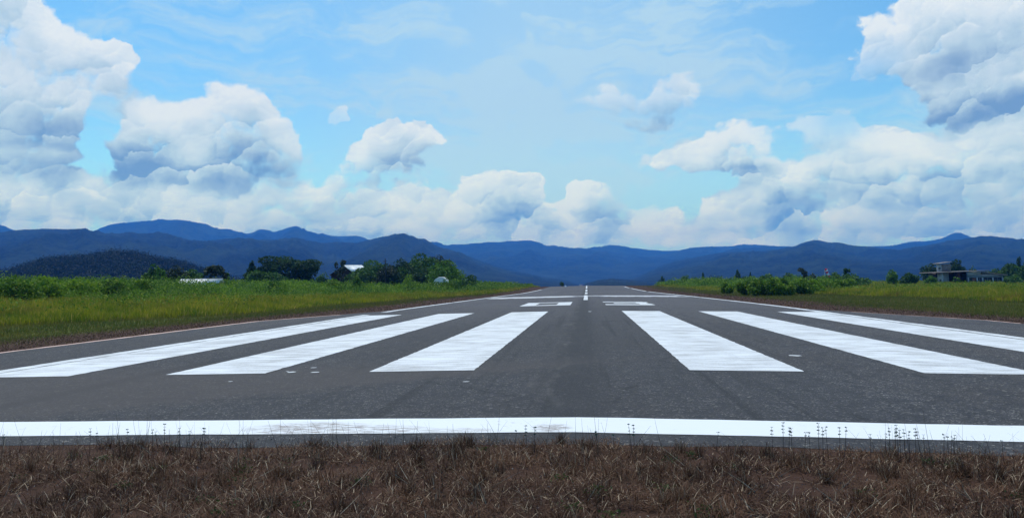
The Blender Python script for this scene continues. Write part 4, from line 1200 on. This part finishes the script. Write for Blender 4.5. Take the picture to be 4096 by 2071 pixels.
# house with the zinc gable roof
Yh = 205.0
apex = at(1374, 1060, Yh); zb = float(ground_z(apex[0], Yh)); ah = float(apex[2]) - zb
s_ = np.linalg.norm(apex - CAM) / F
rt = empty('gabled_house', (apex[0], Yh, zb), 'dark timber house with a bright zinc gable roof among the trees', 'house')
hw_r, hw_l, dr = 42 * s_, 56 * s_, 34 * s_ * .5
ln_ = 46 * s_ / .55
ridge = [(0, 0, ah), (ln_ * .55, ln_, ah + .05)]
er, el_ = ah - 28 * s_, ah - 38 * s_
ox, oy = ln_ * .55, ln_
v, f = hexa([(0, 0, ah - .08), (hw_r, 0, er - .08), (hw_r + ox, oy, er + .5), (ox, oy, ah + .0), (0, 0, ah), (hw_r, 0, er), (hw_r + ox, oy, er + .6), (ox, oy, ah + .08)])
mesh('roof', v, f, mt_zinc, rt)
v, f = hexa([(-hw_l, 0, el_ - .08), (0, 0, ah - .08), (ox, oy, ah), (-hw_l + ox, oy, el_ + .4), (-hw_l, 0, el_), (0, 0, ah), (ox, oy, ah + .08), (-hw_l + ox, oy, el_ + .5)])
mesh('roof', v, f, mt_timber, rt)
V = np.array([(-hw_l * .9, .25, 0), (hw_r * .9, .25, 0), (hw_r * .9, .25, er + .0), (0, .25, ah - .15), (-hw_l * .9, .25, el_ + .0), (-hw_l * .9 + ox, oy, 0), (hw_r * .9 + ox, oy, 0), (hw_r * .9 + ox, oy, er), (ox, oy, ah - .1), (-hw_l * .9 + ox, oy, el_)])
mesh('wall', V, [np.array([(0, 1, 2, 3, 4), (9, 8, 7, 6, 5)]), np.array([(1, 6, 7, 2), (0, 4, 9, 5), (0, 5, 6, 1)])], mt_timber, rt)
v, f = hexa([(-.0, -.12, ah - .30), (hw_r, -.12, er - .30), (hw_r, -.04, er - .3), (0, -.04, ah - .3), (0, -.12, ah + .03), (hw_r, -.12, er + .03), (hw_r, -.04, er + .03), (0, -.04, ah + .03)])
mesh('barge_board', v, f, mt_wsheet, rt)
v, f = hexa([(hw_r * .9 + ox * .5, oy * .4, er - .9), (hw_r * .9 + ox * .5 + 2.4, oy * .4, er - 1.6), (hw_r * .9 + ox + 2.4, oy, er - 1.4), (hw_r * .9 + ox, oy, er - .7), (hw_r * .9 + ox * .5, oy * .4, er - .82), (hw_r * .9 + ox * .5 + 2.4, oy * .4, er - 1.52), (hw_r * .9 + ox + 2.4, oy, er - 1.32), (hw_r * .9 + ox, oy, er - .62)])
mesh('lean_to_roof', v, f, mt_zinc, rt)
v, f = boxes([(-.6, .6, .15, .24, er - 1.6, er - .6)])
mesh('window', v, f, mt_dark, rt)

# white rounded canopy under the bright tree
Yh = 163.0
c_ = at(1738, 1108, Yh); zb = float(ground_z(c_[0], Yh))
rt = empty('white_tarpaulin', (c_[0], Yh, zb), 'rounded white tarpaulin cover showing under the bright dome-shaped tree', 'cover')
n_ = 12; V = []
for j in range(9):
    y_ = j * .35
    for k_ in range(n_ + 1):
        t = math.pi * k_ / n_
        V.append((1.3 - 1.5 * math.cos(t), y_, (c_[2] - zb) * (0.55 + .45 * math.sin(t) ** .8) + .04 * math.sin(j * 2 + k_)))
mesh('cover_sheet', V, grid_faces(9, n_ + 1), mt_wsheet, rt, smooth=True)
ev_ = np.array([(1.3, .02, 0.0)] + [(p_[0], .02, p_[2]) for p_ in V[:n_ + 1]])
mesh('end_sheet', ev_, np.array([(0, k_, k_ + 1) for k_ in range(1, n_ + 1)]), mt_wsheet, rt)
for x_ in (-.18, 2.78):
    for y_ in (.08, 2.75):
        v, f = tube([(x_, y_, 0), (x_, y_, (c_[2] - zb) * .56)], [.04, .04], 6); mesh('frame_post', v, f, mt_pole, rt)

# wooden pole
p_ = at(1541, 1034, 170); zb = float(ground_z(p_[0], 170))
rt = empty('wooden_pole', (p_[0], 170, zb), 'dark upright wooden pole standing in front of the tree clump', 'pole')
v, f = tube([(0, 0, 0), (0, 0, p_[2] - zb)], [.15, .11], 8); mesh('post', v, f, mt_pole, rt)
v, f = boxes([(-.5, .5, -.17, -.11, p_[2] - zb - .7, p_[2] - zb - .58)]); mesh('crossarm', v, f, mt_pole, rt)

# mast on the hill top
p1, p2 = at(1629, 924, 4180), at(1629, 948, 4180)
rt = empty('radio_mast', (p2[0], 4180, p2[2] - 8), 'thin radio mast on top of the highest near hill left of centre', 'mast')
hm = float(p1[2] - p2[2]) + 8
bars = [tube([(x_ * 1.4, y_ * 1.4, 0), (x_ * .5, y_ * .5, hm * .8), (0, 0, hm)], [.45, .35, .25], 5) for x_, y_ in ((1, 0), (-.5, .87), (-.5, -.87))]
for k_ in range(8):
    z_ = hm * k_ / 10; w_ = 1.4 - .9 * k_ / 8
    bars.append(tube([(w_, 0, z_), (-.5 * w_, .87 * w_, z_ + hm / 20), (-.5 * w_, -.87 * w_, z_ + hm / 10)], [.2] * 3, 4))
v, f = merge(bars); mesh('lattice', v, f, mt_pole, rt)
v, f = tube([(0, 0, hm), (0, 0, hm + 3)], [.12, .06], 5); mesh('antenna', v, f, mt_pole, rt)

# windsock
Yh = 185.0
hd = at(3300, 1081, Yh); zb = float(ground_z(hd[0], Yh))
rt = empty('windsock', (hd[0], Yh, zb), 'red and white striped windsock hanging limp above the bushes', 'windsock')
hh_ = float(hd[2]) - zb
v, f = tube([(-.05, .15, 0), (-.05, .15, hh_ + .15)], [.055, .045], 8); mesh('pole', v, f, mt_wsheet, rt)
s_ = np.linalg.norm(hd - CAM) / F
pts_ = [(0, 0, .18), (.30, 0, .10), (.36, 0, -.25), (.52, 0, -.68), (.80, 0, -1.15), (1.02, 0, -1.62)]
v, f = tube([(x_, y_, z_ + hh_) for x_, y_, z_ in pts_], [.30, .36, .34, .29, .24, .19], 12)
mt_red = plain('windsock_red', (0.55, 0.03, 0.06), .8, 3, .1); mt_wht = plain('windsock_white', (0.78, 0.74, 0.80), .8, 3, .1)
for bnd in range(5):
    vb = v[bnd * 12:(bnd + 2) * 12] * (1.0, 1.0, 1.0) + (0, -.002 * bnd, 0)
    mesh('fabric_band', vb, f[:12], mt_wht if bnd in (1, 3) else mt_red, rt, smooth=True)
v, f = tube([(-.05, .15, hh_ + .1), (0, 0, hh_ + .18), (.28, -.1, hh_ + .16)], [.03] * 3, 6); mesh('bracket', v, f, mt_pole, rt)

# white marker beside the left edge far up the runway
p_ = at(2262, 1143, 240); zb = float(zlong(240)) - .2
rt = empty('edge_marker', (p_[0], 240, zb), 'small white marker beside the left runway edge near the crest', 'marker')
v, f = tube([(0, 0, 0), (0, 0, .28), (0, 0, .62)], [.34, .26, .05], 10); mesh('cone_body', v, f, mt_wsheet, rt)
v, f = boxes([(-.38, .38, -.38, .38, -.03, .035)]); mesh('base_plate', v, f, mt_pole, rt)

# ---------------------------------------------------------------- derelict terminal building
Yb = 228.0
o_ = at(3768, 1103, Yb)                                 # the corner nearest the camera
zb = float(ground_z(o_[0], Yb))
va = math.atan2(o_[0] - CAM[0], Yb)                      # view azimuth
rot = -va + math.radians(26)                             # facade turned so its right end runs away
rt = empty('derelict_building', (o_[0], Yb, zb), 'derelict building with a small square tower, dark open bay and a long tilted roof', 'building', rz=rot)
e1 = np.array([math.cos(rot), math.sin(rot)]); e2 = np.array([-math.sin(rot), math.cos(rot)])


def hit(px, py, e):
    """photo pixel onto the upright plane through the corner along e: (distance along e, height over the base)"""
    d = ray(px, py)
    A = np.array([[d[0], -e[0]], [d[1], -e[1]]]); q = np.linalg.solve(A, np.array([o_[0] - CAM[0], o_[1] - CAM[1]]))
    return float(q[1]), float(CAM[2] + q[0] * d[2] - zb)


def sx_(px):
    return hit(px, 1100, e1)[0]


def zz(py, px=3768):
    return hit(px, py, e1)[1]


dl = -hit(3748, 1100, e2)[0] if hit(3748, 1100, e2)[0] < 0 else hit(3748, 1100, e2)[0]   # depth of the left end face
z0_, zc = 0.0, zz(1089)
# lower left pier and tower
v, f = boxes([(0, .35, .0, dl, 0, zc - .02), (0, 3.2, dl - .3, dl, 0, zc - .02)])
w_ = mesh('wall', v, f, mt_white, rt)
v, f = boxes([(-.025, 0.0, .5, 1.5, zz(1127), zz(1116))]); mesh('window', v, f, mt_glass, rt)
tw = sx_(3805)
v, f = boxes([(0, tw, 0, dl, zc + .20, zz(1056))]); mesh('tower', v, f, mt_conc, rt)
v, f = boxes([(-.03, -.002, .03, dl - .03, zc + .22, zz(1058))]); mesh('tower_lit_face', v, f, mt_white, rt)  # thin added sheet: sunlit side of the tower, painted paler than its front
v, f = boxes([(-.055, -.031, .45, 1.75, zz(1077), zz(1068))]); wn = mesh('window', v, f, mt_glass, rt)
v, f = boxes([(-.075, -.056, .38, .45, zz(1078), zz(1067)), (-.075, -.056, 1.75, 1.82, zz(1078), zz(1067)), (-.075, -.056, .45, 1.75, zz(1078), zz(1077)), (-.075, -.056, .45, 1.75, zz(1068), zz(1067))]); mesh('window_frame', v, f, mt_white, wn)
v, f = hexa([(-.9, -.5, zz(1054.5)), (tw + .15, -.5, zz(1048.5)), (tw + .15, dl + .3, zz(1048.5)), (-.9, dl + .3, zz(1054.5)), (-.9, -.5, zz(1053)), (tw + .15, -.5, zz(1046.5)), (tw + .15, dl + .3, zz(1046.5)), (-.9, dl + .3, zz(1053))])
mesh('tower_roof', v, f, mt_roofed, rt)
# long tilted roof slab
xr = sx_(3950)
dp = 9.0
v, f = hexa([(-2.2, -1.1, zz(1091)), (xr, -1.1, zz(1083, 3950)), (xr, dp, zz(1083, 3950)), (-2.2, dp, zz(1091)), (-2.2, -1.1, zz(1088.8)), (xr, -1.1, zz(1080.0, 3950)), (xr, dp, zz(1080, 3950)), (-2.2, dp, zz(1088.8))])
mesh('roof', v, f, mt_roofed, rt)
# open bay: back wall, red side, post
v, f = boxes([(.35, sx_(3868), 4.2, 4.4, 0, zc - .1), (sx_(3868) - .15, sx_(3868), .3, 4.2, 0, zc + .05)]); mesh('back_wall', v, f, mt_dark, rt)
v, f = boxes([(sx_(3838), sx_(3868) - .16, 2.6, 2.75, 0, zc - .05)]); mesh('partition', v, f, mt_redwall, rt)
v, f = boxes([(sx_(3831), sx_(3838), -.1, .25, 0, zc + .02)]); mesh('post', v, f, mt_redwall, rt)
v, f = boxes([(.36, sx_(3868) - .16, .1, 2.5, -.1, .25)]); mesh('plinth', v, f, mt_conc, rt)
# right wing
xa, xb = sx_(3871), sx_(4012)
zt_, zw1, zw0 = zz(1099, 3950), zz(1110, 3950), zz(1127, 3950)
v, f = boxes([(xa, xb, .0, .16, 0, zw0), (xa, xb, .0, .16, zw1, zt_), (xb - .18, xb, .16, dp - 1, 0, zt_), (xa, xa + .15, .16, dp - 1, 0, zt_)]); mesh('wing_wall', v, f, mt_blue, rt)
v, f = hexa([(xa, -.02, zt_), (sx_(3925), -.02, zt_), (sx_(3925), .1, zt_), (xa, .1, zt_), (xa, -.02, zz(1087, 3871)), (sx_(3925), -.02, zz(1085, 3925)), (sx_(3925), .1, zz(1085, 3925)), (xa, .1, zz(1087, 3871))]); mesh('fascia', v, f, mt_white, rt)
v, f = hexa([(sx_(3928), -.9, zz(1089, 3928)), (sx_(4024), -.9, zz(1101, 4024)), (sx_(4024), dp, zz(1101, 4024)), (sx_(3928), dp, zz(1089, 3928)), (sx_(3928), -.9, zz(1086.5, 3928)), (sx_(4024), -.9, zz(1098.5, 4024)), (sx_(4024), dp, zz(1098.5, 4024)), (sx_(3928), dp, zz(1086.5, 3928))]); mesh('wing_roof', v, f, mt_roofed, rt)
v, f = hexa([(sx_(3930), .0, zt_ + .003), (sx_(4010), .0, zt_ + .003), (sx_(4010), .14, zt_ + .003), (sx_(3930), .14, zt_ + .003), (sx_(3930), .0, zz(1089.5, 3930)), (sx_(4010), .0, zz(1100, 4010)), (sx_(4010), .14, zz(1100, 4010)), (sx_(3930), .14, zz(1089.5, 3930))]); mesh('gable_infill', v, f, mt_blue, rt)
pil = [3873, 3908, 3930, 3971, 4010]
for q in pil:
    v, f = boxes([(sx_(q) - .16, sx_(q) + .16, -.05, .22, 0, zw1 + .05)]); mesh('pillar', v, f, mt_white, rt)
for q0, q1 in zip(pil[:-1], pil[1:]):
    v, f = boxes([(sx_(q0) + .17, sx_(q1) - .17, .20, .24, zw0, zw1)]); wn = mesh('window', v, f, mt_glass, rt)
    if q0 == 3873:
        v, f = boxes([(sx_(3890), sx_(3903), .12, .19, 0.05, zw1 - .05)]); mesh('door', v, f, mt_rust, rt)
    xm = (sx_(q0) + sx_(q1)) / 2
    v, f = boxes([(xm - .04, xm + .04, .16, .199, zw0, zw1)]); mesh('window_frame', v, f, mt_blue, wn)
v, f = boxes([(xa, xb, dp - 1, dp - .8, 0, zt_), (.0, xa, dp - 1, dp - .8, 0, zc - .1)]); mesh('rear_wall', v, f, mt_conc, rt)

# ---------------------------------------------------------------- haze
v, f = boxes([(-14500, 14500, -14500, 14500, -25, 900)])
mh = bpy.data.materials.new('air_haze'); mh.use_nodes = True
g = NG(mh.node_tree)
g.n.remove(g.n['Principled BSDF'])
pv_ = g.n.new('ShaderNodeVolumePrincipled')
pv_.inputs['Color'].default_value = (0.05, 0.28, 1.0, 1)
pv_.inputs['Absorption Color'].default_value = (.35, .35, .35, 1)
pv_.inputs['Density'].default_value = 1.35e-4
pv_.inputs['Anisotropy'].default_value = 0.0
g.l.new(pv_.outputs[0], g.n['Material Output'].inputs['Volume'])
hz_ = mesh('haze', v, f, mh)
tag(hz_, kind='stuff'); hz_['label'] = 'blue air haze over the whole valley'; hz_['category'] = 'haze'
